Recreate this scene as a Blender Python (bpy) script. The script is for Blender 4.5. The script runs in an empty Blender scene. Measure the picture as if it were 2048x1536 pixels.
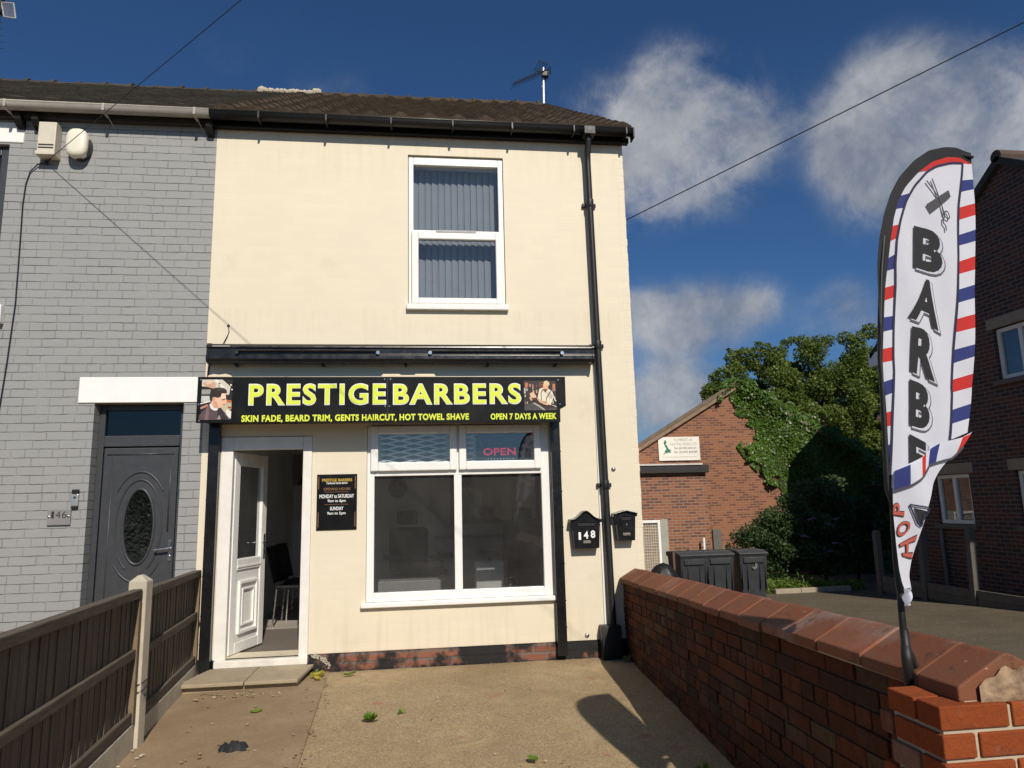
# Recreated photograph: cream end terrace barber shop, built object by object
FD={"outer":[[4.143,2.753],[4.073,2.76],[4.006,2.754],[3.937,2.733],[3.873,2.692],[3.82,2.635],[3.776,2.567],[3.744,2.491],[3.719,2.398],[3.7,2.3],[3.691,2.215],[3.682,2.126],[3.675,2.038],[3.668,1.951],[3.669,1.915],[3.665,1.837],[3.66,1.76],[3.655,1.669],[3.647,1.572],[3.644,1.506]],"inner":[[4.138,2.707],[4.081,2.721],[4.014,2.715],[3.944,2.688],[3.883,2.645],[3.837,2.595],[3.805,2.543],[3.777,2.474],[3.758,2.399],[3.74,2.307],[3.72,2.216],[3.703,2.126],[3.686,2.038],[3.672,1.951],[3.67,1.915],[3.666,1.837],[3.661,1.76],[3.655,1.669],[3.648,1.572],[3.645,1.504]],"lline":[[4.086,2.699],[4.024,2.692],[3.962,2.673],[3.912,2.645],[3.866,2.596],[3.83,2.538],[3.798,2.462],[3.775,2.387],[3.761,2.301],[3.753,2.216],[3.737,2.115],[3.724,2.038],[3.71,1.951],[3.707,1.915],[3.694,1.837],[3.682,1.76],[3.668,1.669],[3.653,1.572],[3.645,1.504]],"rline":[[4.086,2.699],[4.061,2.609],[4.04,2.531],[4.023,2.436],[4.007,2.343],[3.988,2.25],[3.972,2.159],[3.949,2.039],[3.927,1.922],[3.911,1.843],[3.913,1.836],[3.898,1.758],[3.879,1.668]],"redge":[[4.138,2.71],[4.128,2.63],[4.114,2.534],[4.092,2.407],[4.072,2.282],[4.049,2.16],[4.026,2.04],[4.003,1.922],[3.988,1.843],[3.988,1.836],[3.974,1.758],[3.955,1.694]],"ri":[2.698,2.629,2.581,2.521,2.474,2.414,2.371,2.311,2.261,2.203,2.156,2.096,2.047,1.986,1.939,1.878,1.835,1.774,1.725,1.667],"ro":[2.708,2.643,2.603,2.545,2.498,2.438,2.395,2.337,2.288,2.228,2.179,2.118,2.067,2.007,1.96,1.901,1.855,1.795,1.746,1.693],"li":[2.65,2.571,2.515,2.449,2.399,2.338,2.286,2.227,2.179,2.115,2.065,2.002,1.951,1.887,1.839,1.774,1.722,1.662,1.594],"lo":[2.645,2.564,2.508,2.444,2.39,2.326,2.279,2.216,2.168,2.106,2.056,1.991,1.942,1.876,1.826,1.768,1.719,1.658,1.591],"letters":[["B",[[3.842,2.441],[3.943,2.408],[3.818,2.285],[3.922,2.254]]],["A",[[3.827,2.249],[3.908,2.225],[3.779,2.103],[3.884,2.051]]],["R",[[3.788,2.069],[3.869,2.045],[3.764,1.911],[3.845,1.87]]],["B",[[3.758,1.882],[3.83,1.852],[3.733,1.722],[3.809,1.702]]],["E",[[3.727,1.691],[3.794,1.66],[3.705,1.549],[3.775,1.533]]]],"comb":[[3.892,2.518],[3.998,2.582],[4.005,2.557],[3.905,2.486]],"sc1":[[3.902,2.608],[3.949,2.532],[3.954,2.478],[3.972,2.463],[3.982,2.473],[3.979,2.492],[3.966,2.495],[3.957,2.485]],"sc2":[[3.924,2.616],[3.946,2.535],[3.96,2.472],[3.949,2.466],[3.948,2.447],[3.957,2.438],[3.956,2.419]],"low_left":[[3.65,1.569],[3.645,1.521],[3.64,1.469],[3.636,1.426],[3.634,1.368],[3.631,1.318],[3.628,1.246],[3.631,1.204],[3.636,1.186]],"low_right":[[3.955,1.694],[3.94,1.683],[3.86,1.604],[3.782,1.518],[3.744,1.445],[3.706,1.344],[3.677,1.273],[3.661,1.224],[3.663,1.189]],"tip":[[3.636,1.186],[3.663,1.192],[3.654,1.141],[3.623,1.132],[3.628,1.155]],"band_top":[[3.65,1.566],[3.697,1.585],[3.745,1.606],[3.786,1.636],[3.834,1.659],[3.903,1.674],[3.944,1.687]],"band_bot":[[3.644,1.5],[3.696,1.518],[3.732,1.539],[3.774,1.583],[3.812,1.592],[3.864,1.604],[3.903,1.643]],"E2a":[[3.697,1.444],[3.746,1.43],[3.711,1.384]],"E2":[[3.685,1.455],[3.745,1.443],[3.74,1.43],[3.727,1.43],[3.714,1.383],[3.703,1.391]],"shop":[["P",[[3.631,1.424],[3.636,1.459],[3.666,1.418],[3.673,1.464]]],["O",[[3.633,1.346],[3.644,1.395],[3.678,1.365],[3.685,1.405]]],["H",[[3.646,1.29],[3.64,1.327],[3.676,1.282],[3.698,1.354]]]],"polemid":[[3.646,1.462],[3.64,1.375],[3.634,1.282],[3.634,1.204],[3.636,1.162]],"pole":[[3.636,1.127],[3.634,1.037],[3.635,0.948],[3.634,0.901]],"polew":0.022,"clouds":[[0.28,0.816,0.505,0.0554,0.75],[0.323,0.791,0.52,0.0521,0.95],[0.378,0.785,0.491,0.0586,1.0],[0.416,0.785,0.459,0.0456,0.8],[0.371,0.816,0.443,0.0554,0.95],[0.313,0.832,0.459,0.0554,1.0],[0.277,0.852,0.443,0.0456,0.7],[0.337,0.85,0.405,0.0489,0.75],[0.288,0.872,0.396,0.0456,0.7],[0.396,0.829,0.394,0.0391,0.5],[0.236,0.845,0.48,0.0456,0.35],[0.517,0.733,0.441,0.0521,0.85],[0.552,0.695,0.462,0.0554,1],[0.594,0.681,0.427,0.0586,1.05],[0.631,0.673,0.384,0.0619,1.0],[0.555,0.73,0.398,0.0521,0.95],[0.597,0.711,0.371,0.0554,0.85],[0.52,0.756,0.397,0.0391,0.6],[0.633,0.647,0.424,0.0521,0.7],[0.669,0.665,0.333,0.0586,0.8],[0.637,0.697,0.329,0.0521,0.6],[0.54,0.765,0.349,0.0391,0.45],[0.549,0.678,0.489,0.0391,0.5],[0.642,0.618,0.454,0.0521,0.35],[0.331,0.914,0.236,0.0489,1.0],[0.377,0.894,0.242,0.0456,1.0],[0.424,0.87,0.253,0.0424,0.85],[0.304,0.916,0.261,0.0391,0.6],[0.452,0.854,0.259,0.0293,0.5],[0.341,0.929,0.147,0.0456,1],[0.308,0.943,0.125,0.0456,0.9],[0.375,0.916,0.142,0.0358,0.85],[0.536,0.809,0.24,0.0424,0.5],[0.554,0.803,0.219,0.0391,0.45],[0.502,0.837,0.218,0.0293,0.35],[-0.139,0.844,0.518,0.0358,0.35],[-0.233,0.807,0.543,0.0391,0.3],[-0.089,0.846,0.525,0.0358,0.3],[0.201,0.828,0.523,0.0391,0.45],[-0.168,0.794,0.584,0.0456,0.22]]}
import bpy, math, random
import numpy as np
from mathutils import Vector, Matrix
R = math.radians
random.seed(7); RNG = np.random.default_rng(11)
S = bpy.context.scene
COL = S.collection

# ------------------------------------------------------------ camera, sky, sun, exposure
cd = bpy.data.cameras.new('camera'); cam = bpy.data.objects.new('camera', cd); COL.objects.link(cam)
cd.sensor_width = 36.0; cd.lens = 1411.98 / 2048 * 36.0; cd.clip_start = .05; cd.clip_end = 2000
right = Vector((0.99185331, -0.12488194, -0.02513002)); up = Vector((0.00351666, -0.17035698, 0.98537614)); fwd = Vector((0.12733676, 0.97743695, 0.16852996))
M = Matrix.Identity(4)
for i in range(3):
    M[i][0] = right[i]; M[i][1] = up[i]; M[i][2] = -fwd[i]; M[i][3] = (2.0827, -7.0698, 1.4874)[i]
cam.matrix_world = M
S.camera = cam
S.view_settings.view_transform = 'Standard'; S.view_settings.look = 'None'
S.view_settings.exposure = 0.0; S.view_settings.gamma = 1.0

SUN = Vector((.17, -1.0, .78)).normalized()          # towards the sun: behind the viewer, a little right
EL = math.asin(SUN.z); AZ = math.atan2(SUN.x, SUN.y)
sl = bpy.data.lights.new('sun', 'SUN'); sl.energy = 4.3; sl.angle = R(.5); sl.color = (1, .91, .79)
so = bpy.data.objects.new('sun', sl); COL.objects.link(so)
so.rotation_euler = SUN.to_track_quat('Z', 'Y').to_euler()

CLOUDS = FD['clouds']
W = bpy.data.worlds.new('World'); S.world = W; W.use_nodes = True
nt = W.node_tree; N = nt.nodes; L = nt.links
for n in list(N): N.remove(n)
out = N.new('ShaderNodeOutputWorld'); bg = N.new('ShaderNodeBackground'); L.new(bg.outputs[0], out.inputs[0])
sky = N.new('ShaderNodeTexSky'); sky.sky_type = 'NISHITA'; sky.sun_disc = False
sky.sun_elevation = EL; sky.sun_rotation = AZ % (2 * math.pi); sky.altitude = 60; sky.air_density = 1.0; sky.dust_density = .8; sky.ozone_density = 2.2
def MN(op, a, b=None, c=None, clamp=False):
    n = N.new('ShaderNodeMath'); n.operation = op; n.use_clamp = clamp
    for i, v in enumerate((a, b, c)):
        if v is None: continue
        if isinstance(v, (int, float)): n.inputs[i].default_value = v
        else: L.new(v, n.inputs[i])
    return n.outputs[0]
tc = N.new('ShaderNodeTexCoord'); dirv = tc.outputs['Generated']
tot = None
for (x, y, z, r, w) in CLOUDS:
    d = N.new('ShaderNodeVectorMath'); d.operation = 'DISTANCE'; L.new(dirv, d.inputs[0]); d.inputs[1].default_value = (x, y, z)
    q = MN('DIVIDE', d.outputs['Value'], r); q = MN('MULTIPLY', q, q); q = MN('MULTIPLY', q, -1.0); q = MN('EXPONENT', q); q = MN('MULTIPLY', q, w)
    tot = q if tot is None else MN('ADD', tot, q)
def wnoise(scale, detail, rough, dist=0.0):
    n = N.new('ShaderNodeTexNoise'); n.inputs['Scale'].default_value = scale; n.inputs['Detail'].default_value = detail
    n.inputs['Roughness'].default_value = rough; n.inputs['Distortion'].default_value = dist; L.new(dirv, n.inputs['Vector']); return n.outputs['Fac']
n1 = wnoise(7.0, 14, .66, .28); n2 = wnoise(9, 11, .64, .25)
den = MN('MULTIPLY', tot, 1.0); den = MN('MINIMUM', den, 1.25)
m1 = MN('MULTIPLY', MN('SUBTRACT', n1, .53), 5.6)
den = MN('ADD', den, MN('MULTIPLY', m1, MN('MULTIPLY', MN('MINIMUM', tot, .8), .75)))
mr = N.new('ShaderNodeMapRange'); mr.interpolation_type = 'SMOOTHSTEP'; L.new(den, mr.inputs['Value'])
mr.inputs['From Min'].default_value = .10; mr.inputs['From Max'].default_value = 1.30; mr.inputs['To Max'].default_value = .90
cc = N.new('ShaderNodeMix'); cc.data_type = 'RGBA'
mr2 = N.new('ShaderNodeMapRange'); L.new(n2, mr2.inputs['Value']); mr2.inputs['From Min'].default_value = .38; mr2.inputs['From Max'].default_value = .66
L.new(mr2.outputs[0], cc.inputs['Factor'])
cc.inputs['A'].default_value = (.21, .24, .30, 1); cc.inputs['B'].default_value = (.47, .48, .50, 1)
hs = N.new('ShaderNodeMix'); hs.data_type = 'RGBA'; hs.blend_type = 'MULTIPLY'; hs.inputs['Factor'].default_value = 1
L.new(sky.outputs[0], hs.inputs['A']); hs.inputs['B'].default_value = (.0275, .046, .067, 1)
fin = N.new('ShaderNodeMix'); fin.data_type = 'RGBA'
L.new(mr.outputs[0], fin.inputs['Factor']); L.new(hs.outputs['Result'], fin.inputs['A']); L.new(cc.outputs['Result'], fin.inputs['B'])
L.new(fin.outputs['Result'], bg.inputs['Color']); bg.inputs['Strength'].default_value = 1.0

# ------------------------------------------------------------ helpers
def lin(r, g=None, b=None):
    if g is None: r, g, b = r
    f = lambda c: (c / 255 / 12.92) if c / 255 <= .04045 else ((c / 255 + .055) / 1.055) ** 2.4
    return (f(r), f(g), f(b))
class MB:
    def __init__(s): s.v = []; s.f = []; s.m = []; s.cur = 0
    def add(s, vs, fs):
        o = len(s.v); s.v += [tuple(map(float, p)) for p in vs]
        for f in fs: s.f.append(tuple(i + o for i in f)); s.m.append(s.cur)
        return s
    def box(s, x0, x1, y0, y1, z0, z1, T=None):
        vs = [(x, y, z) for z in (z0, z1) for y in (y0, y1) for x in (x0, x1)]
        if T: vs = [T(p) for p in vs]
        return s.add(vs, [(0, 2, 3, 1), (4, 5, 7, 6), (0, 1, 5, 4), (2, 6, 7, 3), (0, 4, 6, 2), (1, 3, 7, 5)])
    def poly(s, pts): return s.add(pts, [tuple(range(len(pts)))])
    def prism(s, pts, a0, a1, ax='y'):
        n = len(pts)
        def P(p, a): return (p[0], a, p[1]) if ax == 'y' else ((a, p[0], p[1]) if ax == 'x' else (p[0], p[1], a))
        vs = [P(p, a0) for p in pts] + [P(p, a1) for p in pts]
        fs = [tuple(range(n)), tuple(range(2 * n - 1, n - 1, -1))] + [(i, i + n, (i + 1) % n + n, (i + 1) % n) for i in range(n)]
        return s.add(vs, fs)
    def tube(s, pts, r, n=8, cap=True):
        pts = [Vector(p) for p in pts]; rs = r if isinstance(r, (list, tuple)) else [r] * len(pts); vs = []; fs = []
        up0 = Vector((0, 0, 1))
        for i, p in enumerate(pts):
            t = (pts[min(i + 1, len(pts) - 1)] - pts[max(i - 1, 0)]).normalized()
            a = t.cross(up0 if abs(t.z) < .95 else Vector((0, 1, 0))).normalized(); b = t.cross(a)
            for k in range(n):
                an = 2 * math.pi * k / n; vs.append(p + (a * math.cos(an) + b * math.sin(an)) * rs[i])
        for i in range(len(pts) - 1):
            for k in range(n): fs.append((i * n + k, i * n + (k + 1) % n, (i + 1) * n + (k + 1) % n, (i + 1) * n + k))
        if cap: fs += [tuple(range(n))[::-1], tuple(range((len(pts) - 1) * n, len(pts) * n))]
        return s.add(vs, fs)
    def lathe(s, prof, c, n=20, ax='z', sq=1.0):
        vs = []; fs = []
        for (r, h) in prof:
            for k in range(n):
                a = 2 * math.pi * k / n; u, w = r * math.cos(a), r * math.sin(a) * sq
                vs.append((c[0] + u, c[1] + w, c[2] + h) if ax == 'z' else ((c[0] + u, c[1] + h, c[2] + w) if ax == 'y' else (c[0] + h, c[1] + u, c[2] + w)))
        for i in range(len(prof) - 1):
            for k in range(n): fs.append((i * n + k, i * n + (k + 1) % n, (i + 1) * n + (k + 1) % n, (i + 1) * n + k))
        fs += [tuple(range(n))[::-1], tuple(range((len(prof) - 1) * n, len(prof) * n))]
        return s.add(vs, fs)
    def frame(s, x0, x1, z0, z1, t, y0, y1, tb=None, tt=None, tr=None):
        tb = t if tb is None else tb; tt = t if tt is None else tt; tr = t if tr is None else tr
        s.box(x0, x0 + t, y0, y1, z0, z1); s.box(x1 - tr, x1, y0, y1, z0, z1)
        if tb: s.box(x0 + t, x1 - tr, y0, y1, z0, z0 + tb)
        if tt: s.box(x0 + t, x1 - tr, y0, y1, z1 - tt, z1)
        return s
    def grid(s, nx, ny, fn):
        vs = [fn(i / nx, j / ny) for j in range(ny + 1) for i in range(nx + 1)]
        return s.add(vs, [(j * (nx + 1) + i, j * (nx + 1) + i + 1, (j + 1) * (nx + 1) + i + 1, (j + 1) * (nx + 1) + i) for j in range(ny) for i in range(nx)])
def tag(o, label=None, cat=None, group=None, kind=None):
    if label: o['label'] = label
    if cat: o['category'] = cat
    if group: o['group'] = group
    if kind: o['kind'] = kind
    return o
def thing(name, loc, label, cat, group=None, rz=0):
    o = bpy.data.objects.new(name, None); o.empty_display_size = .2; COL.objects.link(o); o.location = loc; o.rotation_euler.z = rz
    return tag(o, label, cat, group)
def obj(name, mb, mats, parent=None, bevel=0, smooth=False, local=False, seg=2):
    me = bpy.data.meshes.new(name); me.from_pydata(mb.v, [], mb.f)
    mats = mats if isinstance(mats, (list, tuple)) else [mats]
    for m in mats: me.materials.append(m)
    if len(mats) > 1: me.polygons.foreach_set('material_index', mb.m)
    if smooth: me.polygons.foreach_set('use_smooth', [True] * len(me.polygons))
    me.update()
    o = bpy.data.objects.new(name, me); COL.objects.link(o)
    if parent:
        o.parent = parent
        if not local and parent.type == 'EMPTY': o.matrix_parent_inverse = Matrix.Translation(-Vector(parent.location))
    if bevel:
        b = o.modifiers.new('bevel', 'BEVEL'); b.width = bevel; b.segments = seg; b.limit_method = 'ANGLE'; b.angle_limit = R(40); b.harden_normals = False
    return o
def copy_tree(o, parent=None):
    c = o.copy(); COL.objects.link(c)
    if parent: c.parent = parent
    for ch in list(o.children): copy_tree(ch, c)
    return c

# ------------------------------------------------------------ materials
class NB:
    def __init__(s, name):
        s.m = bpy.data.materials.new(name); s.m.use_nodes = True; s.t = s.m.node_tree; s.N = s.t.nodes; s.L = s.t.links
        s.b = s.N['Principled BSDF']; s.out = s.N['Material Output']
    def new(s, t): return s.N.new(t)
    def link(s, a, b): s.L.new(a, b)
    def val(s, sock, v):
        if hasattr(v, 'is_output') or hasattr(v, 'links'): s.L.new(v, sock)
        else: sock.default_value = v
    def math(s, op, a, b=0.0, clamp=False):
        n = s.new('ShaderNodeMath'); n.operation = op; n.use_clamp = clamp; s.val(n.inputs[0], a); s.val(n.inputs[1], b); return n.outputs[0]
    def mix(s, f, a, b, blend='MIX'):
        n = s.new('ShaderNodeMix'); n.data_type = 'RGBA'; n.blend_type = blend; s.val(n.inputs['Factor'], f)
        for k, v in (('A', a), ('B', b)): s.val(n.inputs[k], (*v, 1) if isinstance(v, tuple) and len(v) == 3 else v)
        return n.outputs['Result']
    def pos(s): return s.new('ShaderNodeNewGeometry').outputs['Position']
    def obj(s): return s.new('ShaderNodeTexCoord').outputs['Object']
    def noise(s, vec, scale, detail=5, rough=.55, dist=0, col=False):
        n = s.new('ShaderNodeTexNoise'); n.inputs['Scale'].default_value = scale; n.inputs['Detail'].default_value = detail
        n.inputs['Roughness'].default_value = rough; n.inputs['Distortion'].default_value = dist; s.link(vec, n.inputs['Vector']); return n.outputs['Color' if col else 'Fac']
    def ramp(s, f, a, b, lo=0., hi=1.):
        n = s.new('ShaderNodeMapRange'); s.val(n.inputs['Value'], f)
        n.inputs['From Min'].default_value = a; n.inputs['From Max'].default_value = b; n.inputs['To Min'].default_value = lo; n.inputs['To Max'].default_value = hi; return n.outputs[0]
    def bump(s, h, strength, dist=.01, nrm=None):
        n = s.new('ShaderNodeBump'); n.inputs['Strength'].default_value = strength; n.inputs['Distance'].default_value = dist; s.val(n.inputs['Height'], h)
        if nrm: s.link(nrm, n.inputs['Normal'])
        return n.outputs[0]
    def wallvec(s):
        g = s.new('ShaderNodeNewGeometry'); sp = s.new('ShaderNodeSeparateXYZ'); s.link(g.outputs['Position'], sp.inputs[0])
        sn = s.new('ShaderNodeSeparateXYZ'); s.link(g.outputs['True Normal'], sn.inputs[0])
        t = s.math('GREATER_THAN', s.math('ABSOLUTE', sn.outputs[0]), .6)
        u = s.math('ADD', s.math('MULTIPLY', sp.outputs[0], s.math('SUBTRACT', 1.0, t)), s.math('MULTIPLY', sp.outputs[1], t))
        c = s.new('ShaderNodeCombineXYZ'); s.link(u, c.inputs[0]); s.link(sp.outputs[2], c.inputs[1]); return c.outputs[0]
    def vadd(s, a, b, k):
        n = s.new('ShaderNodeVectorMath'); n.operation = 'SUBTRACT'; s.link(b, n.inputs[0]); n.inputs[1].default_value = (.5, .5, .5)
        m = s.new('ShaderNodeVectorMath'); m.operation = 'SCALE'; s.link(n.outputs[0], m.inputs[0]); m.inputs['Scale'].default_value = k
        o = s.new('ShaderNodeVectorMath'); o.operation = 'ADD'; s.link(a, o.inputs[0]); s.link(m.outputs[0], o.inputs[1]); return o.outputs[0]
    def brick(s, vec, w, h, ms, c1=(0, 0, 0), c2=(1, 1, 1), cm=(0, 0, 0), smooth=.1, sq=1., sqf=2, bias=0.):
        n = s.new('ShaderNodeTexBrick'); s.link(vec, n.inputs['Vector']); n.inputs['Scale'].default_value = 1; n.inputs['Brick Width'].default_value = w; n.inputs['Row Height'].default_value = h
        n.inputs['Mortar Size'].default_value = ms; n.inputs['Mortar Smooth'].default_value = smooth; n.squash = sq; n.squash_frequency = sqf; n.inputs['Bias'].default_value = bias
        n.inputs['Color1'].default_value = (*c1, 1); n.inputs['Color2'].default_value = (*c2, 1); n.inputs['Mortar'].default_value = (*cm, 1); return n
    def set(s, color=None, rough=None, metal=None, normal=None, spec=None):
        if color is not None: s.val(s.b.inputs['Base Color'], (*color, 1) if isinstance(color, tuple) and len(color) == 3 else color)
        if rough is not None: s.val(s.b.inputs['Roughness'], rough)
        if metal is not None: s.b.inputs['Metallic'].default_value = metal
        if normal is not None: s.link(normal, s.b.inputs['Normal'])
        if spec is not None: s.b.inputs['Specular IOR Level'].default_value = spec
        return s.m
def plain(name, c, rough=.5, metal=0., var=.12, vs=6., bump=.0, bs=60., spec=.5, coat=0):
    b = NB(name); p = b.obj(); n = b.noise(p, vs, 6, .6)
    c2 = tuple(min(1, x * (1 - var)) for x in c); c3 = tuple(min(1, x * (1 + var)) for x in c)
    colr = b.mix(b.ramp(n, .3, .7), c2, c3)
    nr = b.bump(b.noise(p, bs, 4), bump, .004) if bump else None
    b.set(colr, b.ramp(b.noise(p, vs * 2.3, 4), .3, .7, max(.03, rough - .08), min(1, rough + .08)), metal, nr, spec)
    if coat: b.b.inputs['Coat Weight'].default_value = coat
    return b.m
def brickmat(name, ca, cb, cm, w=.225, h=.075, ms=.011, bump=.6, dark=None, ds=(.62, .75), rough=.85, sq=1., sqf=2, wob=.006, stain=None, ns=1.2):
    b = NB(name); v = b.wallvec(); p = b.pos()
    v2 = b.vadd(v, b.noise(p, 9, 3, .5, 0, True), wob * 2); v2 = b.vadd(v2, b.noise(p, 55, 3, .6, 0, True), wob)
    t = b.brick(v2, w, h, ms, (.0, .0, .0), (1, 1, 1), (.5, .5, .5), .25, sq, sqf)
    base = b.mix(t.outputs['Color'], ca, cb)
    base = b.mix(b.ramp(b.noise(p, ns, 6), .35, .7, 0, .45), base, tuple(x * .72 for x in cb))
    base = b.mix(b.ramp(b.noise(p, 70, 4), .4, .75, 0, .35), base, tuple(x * .6 for x in ca))
    if dark:
        t2 = b.brick(v2, w, h, ms, (0, 0, 0), (1, 1, 1), (0, 0, 0), .25, sq, sqf, .1)
        base = b.mix(b.ramp(t2.outputs['Color'], ds[0], ds[1]), base, dark)
    colr = b.mix(t.outputs['Fac'], base, cm)
    if stain: colr = b.mix(b.ramp(b.noise(p, stain[1], 7, .6), stain[2], stain[3]), colr, stain[0])
    hgt = b.math('ADD', b.math('MULTIPLY', t.outputs['Fac'], -1.0), b.math('MULTIPLY', b.noise(p, 90, 5, .65), .35))
    b.set(colr, rough, 0, b.bump(hgt, bump, .008)); return b.m
def paintbrick(name, c, joint, w, h, ms, bump, sq=1., sqf=2, wob=.006, dirt=None, jf=1., rough=.6):
    b = NB(name); v = b.wallvec(); p = b.pos()
    v2 = b.vadd(v, b.noise(p, 7, 3, .5, 0, True), wob * 2.2); v2 = b.vadd(v2, b.noise(p, 45, 3, .6, 0, True), wob)
    t = b.brick(v2, w, h, ms, (0, 0, 0), (1, 1, 1), (.5, .5, .5), .45, sq, sqf)
    sv = b.new('ShaderNodeSeparateXYZ'); b.link(v2, sv.inputs[0]); fr = b.math('FRACT', b.math('DIVIDE', sv.outputs[1], h)); dd = b.math('MULTIPLY', b.math('MINIMUM', fr, b.math('SUBTRACT', 1.0, fr)), h)
    hl = b.ramp(dd, ms * .35, ms * .95, 1., 0.)
    gap = b.math('MULTIPLY', b.math('MAXIMUM', hl, b.math('MULTIPLY', t.outputs['Fac'], .5)), b.ramp(b.noise(p, 4.5, 6, .65), .32, .66, .12, 1.))
    base = b.mix(b.ramp(t.outputs['Color'], 0, 1, 0, .5), c, tuple(x * .93 for x in c))
    base = b.mix(b.ramp(b.noise(p, 1.6, 7, .6), .35, .7, 0, .5), base, tuple(x * .9 for x in c))
    colr = b.mix(b.math('MULTIPLY', gap, jf), base, joint)
    if dirt:
        mp = b.new('ShaderNodeMapping'); mp.inputs['Scale'].default_value = (9, 9, .55); b.link(p, mp.inputs[0]); sz = b.new('ShaderNodeSeparateXYZ'); b.link(p, sz.inputs[0]); st = b.ramp(b.noise(mp.outputs[0], 1.5, 7, .6), .48, .78)
        zone = b.math('MAXIMUM', b.ramp(sz.outputs[2], 4.75, 5.45, 0, 1), b.math('MAXIMUM', b.ramp(sz.outputs[2], .75, .15, 0, 1), b.math('MULTIPLY', b.ramp(sz.outputs[2], 2.9, 3.45, 0, .7), b.math('LESS_THAN', sz.outputs[2], 3.48))))
        colr = b.mix(b.math('MULTIPLY', b.math('MULTIPLY', st, zone), .40), colr, dirt[0])
    if dirt: colr = b.mix(b.ramp(b.noise(p, dirt[1], 8, .62), dirt[2], dirt[3], 0, dirt[4]), colr, dirt[0])
    hgt = b.math('ADD', b.math('MULTIPLY', gap, -1.0), b.math('MULTIPLY', b.noise(p, 38, 6, .6), .3))
    hgt = b.math('ADD', hgt, b.math('MULTIPLY', t.outputs['Color'], .12))
    b.set(colr, rough, 0, b.bump(hgt, bump, .009)); return b.m
def glass(name, tint=(.8, .84, .84), rough=.0, f0=1.45, mx=1.0, veil=0.):
    b = NB(name); tr = b.new('ShaderNodeBsdfTransparent'); tr.inputs[0].default_value = (*tint, 1)
    gl = b.new('ShaderNodeBsdfGlossy'); gl.inputs['Roughness'].default_value = rough; gl.inputs['Color'].default_value = (.95, .97, 1, 1)
    g = b.new('ShaderNodeNewGeometry'); dt = b.new('ShaderNodeVectorMath'); dt.operation = 'DOT_PRODUCT'; b.link(g.outputs['Normal'], dt.inputs[0]); b.link(g.outputs['Incoming'], dt.inputs[1])
    r0 = ((f0 - 1) / (f0 + 1)) ** 2; om = b.math('SUBTRACT', 1.0, b.math('ABSOLUTE', dt.outputs['Value'])); frs = b.math('ADD', r0, b.math('MULTIPLY', b.math('POWER', om, 5.0), 1 - r0))
    p = b.pos(); nb = b.bump(b.noise(p, 1.3, 2), .03, .02); b.link(nb, gl.inputs['Normal'])
    mx_ = b.new('ShaderNodeMixShader'); b.link(b.math('MULTIPLY', frs, mx, True), mx_.inputs[0]); b.link(tr.outputs[0], mx_.inputs[1]); b.link(gl.outputs[0], mx_.inputs[2])
    if veil:                                            # pale veil mixed into the pane colour to stand in for haze
        df = b.new('ShaderNodeBsdfDiffuse'); df.inputs[0].default_value = (.75, .73, .70, 1); m2 = b.new('ShaderNodeMixShader'); b.link(b.ramp(b.noise(p, 2.2, 5, .6, .5), .25, .75, veil * .55, veil * 1.4), m2.inputs[0]); b.link(mx_.outputs[0], m2.inputs[1]); b.link(df.outputs[0], m2.inputs[2]); mx_ = m2
    b.link(mx_.outputs[0], b.out.inputs[0]); return b.m
def leafmat(name, a, bb, tr=.35, rough=.5):
    b = NB(name); g = b.new('ShaderNodeNewGeometry'); rnd = g.outputs['Random Per Island']
    c = b.mix(rnd, a, bb); c = b.mix(b.ramp(b.noise(g.outputs['Position'], 1.1, 4), .35, .65, 0, .5), c, tuple(x * .6 for x in a))
    b.set(c, rough, 0, spec=.35)
    t = b.new('ShaderNodeBsdfTranslucent'); b.link(b.mix(.5, c, tuple(min(1, x * 1.6) for x in bb)), t.inputs[0])
    mx = b.new('ShaderNodeMixShader'); mx.inputs[0].default_value = tr; b.link(b.b.outputs[0], mx.inputs[1]); b.link(t.outputs[0], mx.inputs[2]); b.link(mx.outputs[0], b.out.inputs[0]); return b.m
def clothmat(name, c, tr=.3, rough=.8):
    b = NB(name); p = b.pos(); cc_ = b.mix(b.ramp(b.noise(p, 9, 4), .3, .7), tuple(x * .95 for x in c), c)
    b.set(cc_, rough, 0, b.bump(b.noise(p, 14, 3, .5), .12, .01))
    t = b.new('ShaderNodeBsdfTranslucent'); t.inputs[0].default_value = (*c, 1)
    mx = b.new('ShaderNodeMixShader'); mx.inputs[0].default_value = tr; b.link(b.b.outputs[0], mx.inputs[1]); b.link(t.outputs[0], mx.inputs[2]); b.link(mx.outputs[0], b.out.inputs[0]); return b.m
def emit(name, c, s):
    b = NB(name); b.set((.02, .02, .02)); b.b.inputs['Emission Color'].default_value = (*c, 1); b.b.inputs['Emission Strength'].default_value = s; return b.m

m_cream = paintbrick('cream_masonry_paint', (.755, .68, .52), (.67, .59, .44), .225, .081, .006, .07, wob=.009, dirt=((.45, .36, .24), 2.2, .60, .80, .30), jf=.28)
m_greyp = paintbrick('grey_masonry_paint', (.30, .305, .30), (.075, .075, .075), .232, .081, .0056, .7, .52, 5, .006, jf=1.)
m_pvc = plain('white_pvc', (.83, .82, .78), .3, 0, .03, 3)
m_pvcd = plain('white_pvc_dirty', (.78, .76, .70), .4, 0, .08, 5)
m_anth = plain('anthracite_pvc', (.045, .048, .053), .42, 0, .06, 8, .1, 200)
m_black = plain('black_plastic', (.011, .011, .011), .5, 0, .2, 5)
m_blackm = plain('black_powder_coat', (.010, .010, .011), .26, 0, .2, 5)
m_blackg = plain('black_gloss_board', (.007, .0065, .006), .34, 0, .15, 3, spec=.25)
m_whitep = plain('white_paint', (.84, .83, .80), .55, 0, .05, 4, .08, 40)
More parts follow.
